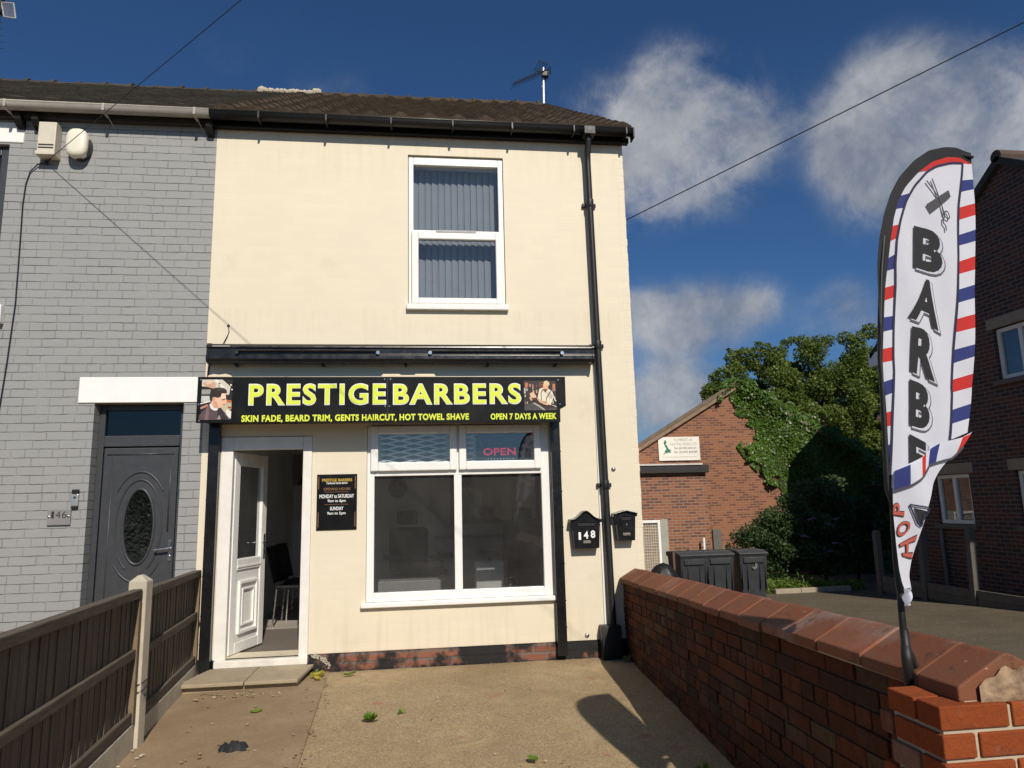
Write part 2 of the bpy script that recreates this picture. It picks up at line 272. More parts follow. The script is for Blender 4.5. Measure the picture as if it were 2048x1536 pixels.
m_gutterg = plain('grey_gutter_plastic', (.36, .34, .30), .5, 0, .12, 5)
m_steel = plain('steel', (.62, .62, .62), .25, 1, .06, 8)
m_beige = plain('beige_plastic', (.62, .57, .46), .5, 0, .06, 6)
m_creamp = plain('cream_plastic', (.80, .76, .62), .4, 0, .04, 6)
m_glass = glass('window_glass', (.72, .76, .78), 0, 2.1, veil=.02)
m_glassd = glass('dark_window_glass', (.74, .76, .76), 0, 1.62, veil=.034)
m_glassu = glass('upper_window_glass', (.80, .84, .88), 0, 1.8)
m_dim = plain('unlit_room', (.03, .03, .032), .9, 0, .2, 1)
# ------------------------------------------------------------ ground
def yz(y): return max(-1.25, min(.06, .05 - .05 * (y + 5)))
def groundmat(name, ca, cb, peb, agg=(.35, .3, .24), scale=160, bump=.5, patches=None, moss=None):
    b = NB(name); p = b.pos()
    big = b.ramp(b.noise(p, .9, 7, .62), .32, .68); med = b.ramp(b.noise(p, 6, 6, .65, .4), .35, .7)
    c = b.mix(big, ca, cb); c = b.mix(b.math('MULTIPLY', med, .45), c, tuple(x * .62 for x in ca))
    vo = b.new('ShaderNodeTexVoronoi'); vo.inputs['Scale'].default_value = scale; b.link(p, vo.inputs['Vector'])
    sp = b.new('ShaderNodeSeparateColor'); b.link(vo.outputs['Color'], sp.inputs[0])
    c = b.mix(b.ramp(sp.outputs[0], .55, .95, 0, peb), c, agg); c = b.mix(b.ramp(sp.outputs[1], .6, 1, 0, peb), c, tuple(x * .35 for x in ca))
    vo2 = b.new('ShaderNodeTexVoronoi'); vo2.inputs['Scale'].default_value = scale * .33; b.link(p, vo2.inputs['Vector'])
    sp2 = b.new('ShaderNodeSeparateColor'); b.link(vo2.outputs['Color'], sp2.inputs[0])
    c = b.mix(b.math('MULTIPLY', b.ramp(sp2.outputs[2], .88, .93), b.ramp(vo2.outputs['Distance'], .25, .5, peb, 0)), c, (.5, .46, .38))
    c = b.mix(b.ramp(b.noise(p, .55, 6, .6, .6), .50, .72, 0, .42), c, tuple(x * .55 for x in ca)); c = b.mix(b.ramp(b.noise(p, 1.7, 8, .7, .8), .56, .70, 0, .35), c, tuple(min(1, x * 1.35) for x in cb))
    if patches: c = b.mix(b.math('MULTIPLY', b.ramp(b.noise(p, 3.2, 5, .55), patches[1], patches[1] + .03), .75), c, patches[0])
    if moss: c = b.mix(b.ramp(b.noise(p, 2.1, 8, .68), .58, .72, 0, .5), c, moss)
    h = b.math('ADD', b.math('MULTIPLY', vo.outputs['Distance'], -.8), b.math('MULTIPLY', b.noise(p, 22, 6, .6), .8))
    b.set(c, .92, 0, b.bump(h, bump, .012), .25); return b.m
m_drive = groundmat('driveway_concrete', (.37, .265, .138), (.475, .35, .19), .6, (.60, .49, .33), 150, .5, ((.40, .18, .11), .66))
m_path = groundmat('path_concrete', (.30, .21, .122), (.37, .27, .165), .3, (.46, .38, .27), 230, .35, ((.46, .40, .32), .70))
m_yard = groundmat('yard_tarmac', (.115, .093, .060), (.15, .122, .08), .4, (.24, .2, .14), 120, .4)
m_road = groundmat('road_asphalt', (.05, .05, .05), (.07, .07, .068), .4, (.16, .16, .15), 120, .4)
m_soil = groundmat('far_ground', (.09, .10, .05), (.14, .13, .07), .2, (.2, .18, .12), 3, .2)

def jointx(y): return 1.235 - .055 * y
g = MB(); g.grid(60, 40, lambda u, v: ((lambda x, y: (x, y, .000 + .006 * math.sin(x * 2.1 + y) * math.sin(y * 1.7) * (0 if y > -.3 else 1)))(jointx(-6 + 6.02 * v) - .05 + u * (4.35 - jointx(-6 + 6.02 * v)), -6 + 6.02 * v)))
tag(obj('driveway', g, m_drive), kind='structure')
g = MB(); g.grid(24, 40, lambda u, v: ((lambda x, y: (x, y, .012 + .006 * math.sin(x * 3 + y * 1.3)))(-7 + u * (jointx(-6 + 6.02 * v) - .012 + 7), -6 + 6.02 * v)))
tag(obj('path', g, m_path), kind='structure')
g = MB(); g.grid(1, 60, lambda u, v: (3.75 + u * 26, -6 + v * 66, yz(-6 + v * 66)))
tag(obj('yard', g, m_yard), kind='structure')
g = MB(); g.box(-60, 60, -8.6, -6.01, -.3, .02); tag(obj('pavement', g, m_path), kind='structure')
g = MB(); g.box(-60, 60, -15.5, -8.61, -.3, -.10); tag(obj('road', g, m_road), kind='structure')
g = MB(); g.grid(1, 1, lambda u, v: (-700 + 1400 * u, -700 + 1400 * v, -1.35)); tag(obj('ground', g, m_soil), kind='structure')
g = MB(); g.box(-60, 60, -60, -15.51, -.6, .02); tag(obj('far_pavement', g, m_path), kind='structure')

# ------------------------------------------------------------ shop house
def wall_open(mb, x0, x1, z0, z1, y, ops, depth):
    xs = sorted({x0, x1, *[o[0] for o in ops], *[o[1] for o in ops]}); zs = sorted({z0, z1, *[o[2] for o in ops], *[o[3] for o in ops]})
    for i in range(len(xs) - 1):
        for j in range(len(zs) - 1):
            cx, cz = (xs[i] + xs[i + 1]) / 2, (zs[j] + zs[j + 1]) / 2
            if any(o[0] < cx < o[1] and o[2] < cz < o[3] for o in ops): continue
            mb.add([(xs[i], y, zs[j]), (xs[i + 1], y, zs[j]), (xs[i + 1], y, zs[j + 1]), (xs[i], y, zs[j + 1])], [(0, 1, 2, 3)])
            mb.add([(xs[i], y + depth, zs[j]), (xs[i + 1], y + depth, zs[j]), (xs[i + 1], y + depth, zs[j + 1]), (xs[i], y + depth, zs[j + 1])], [(3, 2, 1, 0)])
    for a, b, c, d in ops:
        for q in ([(a, c), (a, d)], [(b, d), (b, c)], [(a, d), (b, d)], [(b, c), (a, c)]):
            (xa, za), (xb, zb) = q; mb.add([(xa, y, za), (xb, y, zb), (xb, y + depth, zb), (xa, y + depth, za)], [(0, 1, 2, 3)])
RS, RZ = .659, 5.53                                       # roof slope and eave height at y = -.12
def roofz(y): return RZ + RS * (y + .12)
YR = 4.6; ZR = roofz(YR); YB = 2 * YR + .12
shop = thing('shop_house', (2.15, 0, 0), 'cream painted end terrace with a barber shop on the ground floor', 'house')
w = MB()
wall_open(w, 0, 4.3, .165, 5.55, 0, [(.18, 1.03, .165, 2.2), (1.55, 3.37, .6, 2.295), (1.95, 2.965, 3.48, 5.19)], .26)
w.add([(4.3, 0, -.3), (4.3, 9.2, -.9), (4.3, 9.2, 5.5), (4.3, YR, ZR - .05), (4.3, 0, 5.52)], [(0, 1, 2, 3, 4)])
w.add([(0, 9.2, -.9), (4.3, 9.2, -.9), (4.3, 9.2, 5.5), (0, 9.2, 5.5)], [(3, 2, 1, 0)])
obj('wall', w, m_cream, shop)
# rough brick quoin edge of the corner (chipped painted bricks)
q = MB()
for k in range(66):
    z = .17 + k * .081; d = random.uniform(.0, .004)
    q.box(4.22, 4.300 + d * 1.8, -.0008, .1, z, z + .0811)
obj('corner_bricks', q, m_cream, shop, .006)
m_plinth = brickmat('tarred_plinth_brick', (.20, .075, .045), (.30, .12, .07), (.16, .13, .11), .225, .075, .012, .8, stain=((.013, .012, .012), 3.3, .40, .50))
p = MB(); p.box(1.04, 4.3, -.012, .0, -.05, .167); p.box(0, .06, -.012, 0, -.05, .16); obj('plinth', p, m_plinth, shop)
ip = MB()
ip.box(0.06, 4.24, .27, 4.6, .10, .149)
obj('shop_floor', ip, plain('shop_vinyl_floor', (.38, .34, .30), .55, 0, .2, 2), shop)
ir = MB()
ir.add([(.06, 4.6, .15), (4.24, 4.6, .15), (4.24, 4.6, 2.6), (.06, 4.6, 2.6)], [(0, 1, 2, 3)])
ir.add([(.06, .27, .15), (.06, 4.6, .15), (.06, 4.6, 2.6), (.06, .27, 2.6)], [(0, 1, 2, 3)])
ir.add([(4.24, 4.6, .15), (4.24, .27, .15), (4.24, .27, 2.6), (4.24, 4.6, 2.6)], [(0, 1, 2, 3)])
ir.add([(.06, .27, 2.6), (.06, 4.6, 2.6), (4.24, 4.6, 2.6), (4.24, .27, 2.6)], [(0, 1, 2, 3)])
obj('shop_interior_walls', ir, plain('dull_interior_paint', (.80, .80, .79), .8, 0, .1, 2), shop)
# upstairs room behind the blind
ur = MB(); ur.box(1.6, 3.3, .27, 1.6, 3.2, 5.3); obj('upstairs_room', ur, m_dim, shop)
# roof: interlocking tiles as real courses
def tileroof(x0, x1, ya, yb, amp, period, gauge, step, nxp=6):
    mb = MB(); nx = max(2, int((x1 - x0) / period * nxp)); ny = max(1, int(round(math.hypot(yb - ya, (yb - ya) * RS) / gauge))); vs = []
    for j in range(ny):
        for e in (0, 1):
            y = ya + (yb - ya) * (j + e) / ny
            jit = random.uniform(-.006, .006)
            for i in range(nx + 1):
                x = x0 + (x1 - x0) * i / nx; ph = (x / period) % 1
                h = amp * (max(0, math.cos((ph - .25) * 2 * math.pi)) ** 1.0) + (step if e == 0 else 0) + jit
                vs.append((x, y - h * .5, roofz(y) + h * .83))
    row = nx + 1; fs = []
    for r in range(2 * ny - 1):
        for i in range(nx): fs.append((r * row + i, r * row + i + 1, (r + 1) * row + i + 1, (r + 1) * row + i))
    # front lip of the lowest course
    base = len(vs)
    for i in range(nx + 1): vs.append((vs[i][0], vs[i][1] + .02, roofz(ya) - .03))
    for i in range(nx): fs.append((base + i, base + i + 1, i + 1, i))
    return mb.add(vs, fs)
def tilemat(name, a, bb, moss, lich):
    b = NB(name); p = b.pos(); c = b.mix(b.ramp(b.noise(p, 1.3, 7, .6), .35, .68), a, bb)
    c = b.mix(b.ramp(b.noise(p, 11, 6, .65), .45, .72, 0, .7), c, tuple(x * .45 for x in a)); c = b.mix(b.ramp(b.noise(p, 4, 7, .7), .55, .75, 0, .6), c, moss)
    c = b.mix(b.ramp(b.noise(p, 42, 3, .6), .70, .76, 0, .6), c, lich)
    b.set(c, .95, 0, b.bump(b.noise(p, 60, 5, .7), .5, .01), .2); return b.m
m_tile = tilemat('brown_concrete_tile', (.060, .045, .032), (.095, .070, .048), (.085, .075, .04), (.25, .22, .15))
m_slate = tilemat('old_grey_tile', (.055, .050, .042), (.085, .076, .060), (.075, .068, .038), (.24, .22, .16))
obj('roof', tileroof(0.0, 4.37, -.16, YR, .045, .30, .31, .03), m_tile, shop)
rb = MB(); rb.add([(0, YR, ZR), (4.37, YR, ZR), (4.37, YB, roofz(-.12)), (0, YB, roofz(-.12))], [(0, 1, 2, 3)]); obj('rear_roof', rb, m_tile, shop)
vg = MB(); vg.prism([(-.16, roofz(-.16) - .11), (YR, ZR - .11), (YR, ZR - .0), (-.16, roofz(-.16) - .0)], 4.30, 4.345, 'x'); obj('bargeboard', vg, m_black, shop)
def ridge(x0, x1, n, lift):
    mb = MB(); 
    for k in range(n):
        a = x0 + (x1 - x0) * k / n; b_ = x0 + (x1 - x0) * (k + 1) / n; dz = random.uniform(-.008, .012)
        prof = [(YR + .13 * math.cos(t), ZR - .02 + lift + dz + .12 * math.sin(t)) for t in [math.pi * i / 7 for i in range(8)]]
        mb.prism(prof, a + .012, b_ - .012, 'x')
        prof = [(YR + .15 * math.cos(t), ZR - .02 + lift + dz + .145 * math.sin(t)) for t in [math.pi * i / 7 for i in range(8)]]
        mb.prism(prof, b_ - .04, b_ + .02, 'x')
    return mb
obj('ridge_tiles', ridge(.32, 4.22, 10, -.045), m_tile, shop, .006)
mo = MB(); mo.tube([(-.70 + .0225 * k, YR - .06 + random.uniform(-.015, .015), ZR + .012 + random.uniform(-.010, .010)) for k in range(46)], [.045 + random.uniform(-.012, .012) + (.03 if k < 5 or k > 41 else 0) for k in range(46)], 10)
obj('ridge_mortar', mo, plain('pale_mortar', (.48, .42, .32), .9, 0, .15, 9, .5, 30), shop, .012)
# fascia, gutter, downpipe
f = MB(); f.box(-.03, 4.36, -.075, -.003, 5.385, 5.50); obj('fascia', f, m_blackg, shop, .004)
def gutter(x0, x1, y, zt, r):
    mb = MB(); n = 10; vs = []; fs = []
    prof = [(y + r * math.cos(a), zt + r * 1.05 * math.sin(a)) for a in [math.pi + math.pi * i / n for i in range(n + 1)]]
    prof = [(y - r - .008, zt + .006)] + prof + [(y + r * .9, zt - .0)]
    prof += [(y + (r - .006) * math.cos(a), zt + (r - .006) * math.sin(a)) for a in [2 * math.pi - math.pi * i / n for i in range(n + 1)]]
    mb.prism(prof, x0, x1, 'x'); return mb
gm = gutter(-.03, 4.385, -.150, 5.485, .062)
obj('gutter', gm, m_black, shop, 0, True)
for x in (.45, 1.12, 1.78, 2.42, 3.05, 3.72, 4.30):
    gb = MB(); gb.box(x - .010, x + .010, -.216, -.076, 5.413, 5.422); gb.box(x - .010, x + .010, -.217, -.210, 5.4225, 5.49); obj('gutter_bracket', gb, m_black, shop, .003)
gb = MB(); gb.box(4.372, 4.388, -.215, -.088, 5.38, 5.489); obj('gutter_stop_end', gb, m_black, shop, .003)
gb = MB(); gb.box(3.83, 3.95, -.222, -.08, 5.40, 5.49); obj('gutter_outlet', gb, m_black, shop, .003)
dp = MB(); dp.tube([(3.885, -.150, 5.42), (3.885, -.145, 5.34), (3.885, -.085, 5.22), (3.885, -.075, 5.12), (3.925, -.075, .30), (3.925, -.085, .14)], .034, 14)
for z in (4.62, 3.06, 1.62):
    xx = 3.885 + .04 * (5.12 - z) / 4.9; dp.lathe([(.041, 0), (.041, .085)], (xx, -.075, z), 14); dp.box(xx - .075, xx + .075, -.035, -.002, z + .02, z + .06)
dp.box(3.80, 3.99, -.14, -.013, -.02, .31)
obj('downpipe', dp, m_black, shop, .003, True)
cs = MB(); cs.box(3.858, 3.876, -.016, -.001, .305, 2.88); obj('cable_trunking', cs, m_pvc, shop, .003)
# upper window
uw = obj('upper_window', MB().frame(1.955, 2.96, 3.535, 5.185, .052, .025, .09, tb=.06, tt=.095), m_pvc, shop, .007)
fr = MB(); fr.box(2.007, 2.908, .020, .085, 4.30, 4.355); obj('transom', fr, m_pvc, uw, .006)
obj('sash', MB().frame(1.985, 2.94, 3.55, 4.335, .074, -.012, .045, tb=.062, tt=.088), m_pvc, uw, .010)
tv = MB(); tv.box(2.24, 2.66, -.016, .012, 4.318, 4.347); obj('trickle_vent', tv, plain('grey_vent', (.35, .35, .36), .5), uw, .004)
us = MB(); us.box(1.935, 2.985, -.055, .06, 3.475, 3.535); obj('sill', us, m_pvc, uw, .008)
obj('pane', MB().add([(2.0, .062, 4.35), (2.91, .062, 4.35), (2.91, .062, 5.10), (2.0, .062, 5.10)], [(0, 1, 2, 3)]).add([(2.05, .02, 3.6), (2.87, .02, 3.6), (2.87, .02, 4.26), (2.05, .02, 4.26)], [(0, 1, 2, 3)]), m_glassu, uw)
bl = MB()
nsl = 13
for k in range(nsl):
    x = 2.0 + (k + .5) * .91 / nsl; dx = .041; dy = .014
    for (za, zb) in ((3.56, 4.305), (4.345, 5.10)):
        n = 4; vs = []
        for i in range(n + 1):
            t = i / n; cx = x + (t - .5) * 2 * dx; cy = .205 + (t - .5) * 2 * dy - .006 * math.sin(t * math.pi)
            vs += [(cx, cy, za), (cx, cy, zb)]
        bl.add(vs, [(2 * i, 2 * i + 2, 2 * i + 3, 2 * i + 1) for i in range(n)])
obj('blind', bl, plain('blue_grey_blind_fabric', (.265, .27, .275), .8, 0, .05, 3), uw)
br_ = MB(); br_.box(2.0, 2.92, .15, .24, 5.12, 5.18); obj('blind_rail', br_, m_pvcd, uw)
# shop window
sw = obj('shop_window', MB().frame(1.552, 3.368, .605, 2.292, .072, .012, .085, tb=.085, tt=.04, tr=.09), m_pvc, shop, .008)
fx = MB(); fx.box(2.400, 2.476, .014, .083, .69, 1.795); fx.box(2.415, 2.461, .014, .083, 1.855, 2.252); fx.box(1.624, 3.278, .014, .083, 1.795, 1.855); obj('mullion', fx, m_pvc, sw, .006)
for (a, b_) in ((1.588, 2.430), (2.452, 3.278)):
    obj('top_sash', MB().frame(a, b_, 1.842, 2.288, .072, -.028, .03, tb=.085, tt=.082, tr=.07), m_pvc, sw, .010)
obj('pane', MB().add([(1.62, .05, .68), (2.405, .05, .68), (2.405, .05, 1.80), (1.62, .05, 1.80)], [(0, 1, 2, 3)]), m_glassd, sw)
obj('pane', MB().add([(2.47, .052, .68), (3.285, .052, .68), (3.285, .052, 1.80), (2.47, .052, 1.80)], [(0, 1, 2, 3)]), m_glassd, sw)
obj('top_pane', MB().add([(1.65, .002, 1.92), (2.37, .002, 1.92), (2.37, .002, 2.215), (1.65, .002, 2.215)], [(0, 1, 2, 3)]), m_glass, sw)
obj('top_pane', MB().add([(2.515, .002, 1.92), (3.215, .002, 1.92), (3.215, .002, 2.215), (2.515, .002, 2.215)], [(0, 1, 2, 3)]), m_glass, sw)
ss = MB(); ss.box(1.508, 3.372, -.055, .08, .560, .604); obj('sill', ss, m_pvc, sw, .008)
# shop door
sd = obj('door_frame', MB().frame(.182, 1.028, .150, 2.196, .112, -.012, .07, tb=0, tt=.125, tr=.085), m_pvcd, shop, .007)
th = MB(); th.box(.20, 1.03, -.045, .26, .085, .152); obj('threshold', th, plain('worn_white_sill', (.72, .69, .62), .6, 0, .12, 8, .2, 40), sd, .008)
ang = R(74); cA, sA = math.cos(ang), math.sin(ang)
def DT(p): return (.302 + p[0] * cA - p[1] * sA, .065 + p[0] * sA + p[1] * cA, p[2])
def dbox(mb, *a): mb.box(*a, T=DT)
lf = MB(); d0, d1 = .0, .06
for a in ((0, .10, d0, d1, .17, 2.06), (.54, .64, d0, d1, .17, 2.06), (.10, .54, d0, d1, 1.93, 2.06), (.10, .54, d0, d1, .17, .27), (.10, .54, d0, d1, .93, 1.04), (.10, .54, .012, .048, .27, .93)): dbox(lf, *a)
leaf = obj('door_leaf', lf, m_pvc, shop, .008)
lp = MB(); 
def dframe(mb, x0, x1, z0, z1, t, y0, y1):
    for a in ((x0, x0 + t, z0, z1), (x1 - t, x1, z0, z1), (x0 + t, x1 - t, z0, z0 + t), (x0 + t, x1 - t, z1 - t, z1)): dbox(mb, a[0], a[1], y0, y1, a[2], a[3])
dframe(lp, .145, .495, .34, .83, .028, -.012, .012); dframe(lp, .205, .435, .41, .76, .02, -.006, .012); dbox(lp, .10, .54, -.006, .0, .955, .975)
obj('raised_panel', lp, m_pvc, leaf, .008)
obj('pane', MB().add([DT(p_) for p_ in ((.09, .03, 1.03), (.55, .03, 1.03), (.55, .03, 1.94), (.09, .03, 1.94))], [(0, 1, 2, 3)]), m_glass, leaf)
hd = MB(); dbox(hd, .575, .605, -.012, 0, 1.02, 1.26); hd.tube([DT((.59, -.012, 1.17)), DT((.59, -.055, 1.17)), DT((.48, -.055, 1.17))], .010, 8); hd.tube([DT((.59, .06, 1.17)), DT((.59, .11, 1.17)), DT((.48, .11, 1.17))], .010, 8)
obj('handle', hd, m_steel, leaf, .003)
# door step of two slabs
m_slab = groundmat('step_slab', (.37, .30, .20), (.44, .36, .25), .25, (.5, .44, .34), 200, .3)
st = thing('doorstep', (.6, -.3, 0), 'low step of two buff slabs below the open shop door', 'step')
for (a, b_) in ((.06, .60), (.607, 1.09)):
    s_ = MB(); s_.prism([(a, -.615), (b_ - (.0 if b_ < 1 else .05), -.615), (b_, -.047), (a + (.11 if a < .1 else 0), -.047)], .058, .088, 'z'); obj('slab', s_, m_slab, st, .006)
rs = MB(); rs.box(.075, 1.03, -.56, -.05, -.02, .057); obj('riser', rs, m_slab, st, .01)

# ------------------------------------------------------------ things on the shop front
aw = thing('awning_cassette', (1.94, 0, 3.0), 'black rolled-up shop awning case fixed along the cream wall', 'awning')
prof = [(-.002, 2.915), (-.002, 3.098), (-.06, 3.103), (-.135, 3.085), (-.160, 3.062), (-.163, 3.045), (-.150, 3.038), (-.150, 2.985), (-.166, 2.975), (-.168, 2.935), (-.150, 2.905), (-.08, 2.895)]
a_ = MB(); a_.prism(prof, .05, 3.835, 'x'); obj('case', a_, m_blackm, aw, .004)
for (a, b_) in ((.05, .062), (3.823, 3.838)):
    e = MB(); e.prism([(y * 1.04 - .002, (z - 3) * 1.06 + 3) for (y, z) in prof], a - .006, b_ + .004, 'x'); obj('end_cap', e, m_blackm, aw, .004)
for (a, b_) in ((.33, 1.66), (2.17, 3.50)):
    r_ = MB(); r_.tube([(a, -.168, 3.016), (b_, -.168, 3.016)], .013, 8); obj('arm', r_, plain('arm_metal', (.05, .05, .052), .25, .6), aw)
    for x in (a, b_): k_ = MB(); k_.lathe([(.018, -.02), (.018, .012), (.012, .018)], (x, -.172, 2.992), 12, 'y'); obj('elbow', k_, m_steel if x > 1 else m_black, aw)
lb = MB(); lb.box(.10, .26, -.171, -.166, 3.050, 3.064); obj('badge', lb, plain('grey_badge', (.25, .25, .25), .4), aw)
for x in (.30, 1.12, 1.93, 2.75, 3.45): bk = MB(); bk.box(x - .014, x + .014, -.09, -.004, 2.880, 2.899); obj('wall_bracket', bk, m_black, aw, .004)

rsx = thing('roller_shutter', (1.75, 0, 1.2), 'black roller shutter box and side guide rails round the shop front', 'shutter')
b = MB(); b.box(.065, 3.425, -.288, -.002, 2.318, 2.708); obj('shutter_box', b, m_black, rsx, .006)
for (a, b_) in ((.082, .178), (3.374, 3.466)):
    g = MB(); g.box(a, b_, -.085, -.014, .045 if a < 1 else .05, 2.317); g.box(a + .03, b_ - .03, -.088, -.0855, .05, 2.31)
    for z in (.3, .55, .9, 1.25, 1.6, 2.0): g.box(b_ - .002 if a > 1 else a - .012, b_ + .012 if a > 1 else a + .002, -.05, -.044, z, z + .012)
    obj('guide_rail', g, m_blackm, rsx, .005)
cp = MB(); cp.box(1.70, 2.22, -.27, -.20, 2.709, 2.752); cp.box(1.71, 1.88, -.245, -.22, 2.752, 2.768); cp.box(2.02, 2.21, -.245, -.22, 2.752, 2.768)
m_fill = plain('cream_filler', (.72, .62, .45), .8, 0, .08, 8, .3, 40); obj('plaster_patch', cp, m_fill, rsx, .004); cp = MB()
cp.prism([(.09, 2.709), (.105, 2.752), (.15, 2.765), (.20, 2.758), (.26, 2.768), (.31, 2.75), (.345, 2.709)], -.27, -.20)
obj('plaster_patch', cp, m_fill, rsx, .004)

# ------------------------------------------------------------ writing
def glyphs(body, offset=0.0, shear=0.0, spacing=1.0, bold=False):
    cu = bpy.data.curves.new('txt', 'FONT'); cu.body = body; cu.size = 1; cu.offset = offset; cu.shear = shear; cu.space_character = spacing; cu.resolution_u = 4; cu.fill_mode = 'FRONT'
    o = bpy.data.objects.new('txt', cu); COL.objects.link(o)
    dg = bpy.context.evaluated_depsgraph_get(); me = bpy.data.meshes.new_from_object(o.evaluated_get(dg))
    v = [(p.co.x, p.co.y) for p in me.vertices]; f = [tuple(p.vertices) for p in me.polygons]
    bpy.data.objects.remove(o); bpy.data.curves.remove(cu); bpy.data.meshes.remove(me); return v, f
def fit(v, ref=None):
    ref = ref or v; xs = [p[0] for p in ref]; ys = [p[1] for p in ref]; a, b_, c, d = min(xs), max(xs), min(ys), max(ys)
    return [((x - a) / (b_ - a), (y - c) / (d - c)) for x, y in v]
def letter(mb, body, x0, x1, z0, z1, y, offset=0., shear=0., spacing=1., extra=0., T=None):
    v, f = glyphs(body, offset, shear, spacing); ref = v
    if extra: v, f = glyphs(body, offset + extra, shear, spacing)
    u = fit(v, ref); vs = [(x0 + a * (x1 - x0), y, z0 + b_ * (z1 - z0)) for a, b_ in u]
    if T: vs = [T(p_) for p_ in vs]
    return mb.add(vs, f)
m_yel = plain('lime_yellow_print', (.70, .80, .06), .35, 0, .04, 4)
m_wht = plain('white_print', (.85, .85, .82), .4, 0, .03, 4)
sg = thing('shop_sign', (1.75, -.31, 2.5), 'long black fascia sign reading PRESTIGE BARBERS in lime letters', 'sign')
YS = -.325
b = MB(); b.prism([(.03, 2.30), (3.43, 2.272), (3.432, 2.40), (3.49, 2.43), (3.492, 2.722), (.03, 2.728)], YS, -.289); obj('panel', b, m_blackg, sg, .003)
for (t, x0, x1, z0, z1) in (('PRESTIGE', .492, 1.745, 2.458, 2.658), ('BARBERS', 1.818, 3.045, 2.455, 2.655)):
    o1 = MB(); letter(o1, t, x0, x1, z0, z1, YS - .002, .024, extra=.018, spacing=1.18); obj('letter_outline', o1, m_wht, sg)
    o1 = MB(); letter(o1, t, x0 + .004, x1 - .004, z0 + .004, z1 - .004, YS - .004, .024, spacing=1.18); obj('lettering', o1, m_yel, sg)
for (t, x0, x1, z0, z1) in (('SKIN FADE, BEARD TRIM, GENTS HAIRCUT, HOT TOWEL SHAVE', .432, 2.535, 2.292, 2.366), ('OPEN 7 DAYS A WEEK', 2.745, 3.392, 2.300, 2.362)):
    o1 = MB(); letter(o1, t, x0, x1, z0, z1, YS - .003, .042, spacing=1.10); obj('lettering', o1, m_yel, sg)
for (x, z) in ((.06, 2.70), (.05, 2.47), (1.735, 2.70), (1.79, 2.70), (1.74, 2.44), (1.78, 2.44), (3.42, 2.69), (3.43, 2.45), (.06, 2.32)): sc = MB(); sc.lathe([(.009, -.004), (.006, -.007)], (x, YS, z), 10, 'y'); obj('screw', sc, m_steel, sg)
jn = MB(); jn.box(1.762, 1.765, YS - .0012, YS + .001, 2.29, 2.722); obj('panel_joint', jn, plain('joint_grey', (.06, .06, .06), .4), sg)
def picture(name, polys, rect, src, parent, y0):
    (X0, X1, Z0, Z1) = rect; (a, b_, c, d) = src; mats = []; mb = MB(); key = {}
    for k, (colr, pts) in enumerate(polys):
        if colr not in key:
            key[colr] = len(mats); mats.append(plain('print_ink', lin(*colr), .4, 0, .10, 40))
        mb.cur = key[colr]
        mb.poly([(X0 + (x - a) / (b_ - a) * (X1 - X0), y0 - .0002 * k, Z1 - (yy - c) / (d - c) * (Z1 - Z0)) for x, yy in pts])
    return obj(name, mb, mats, parent)
def rc(x0, y0, x1, y1): return [(x0, y0), (x1, y0), (x1, y1), (x0, y1)]
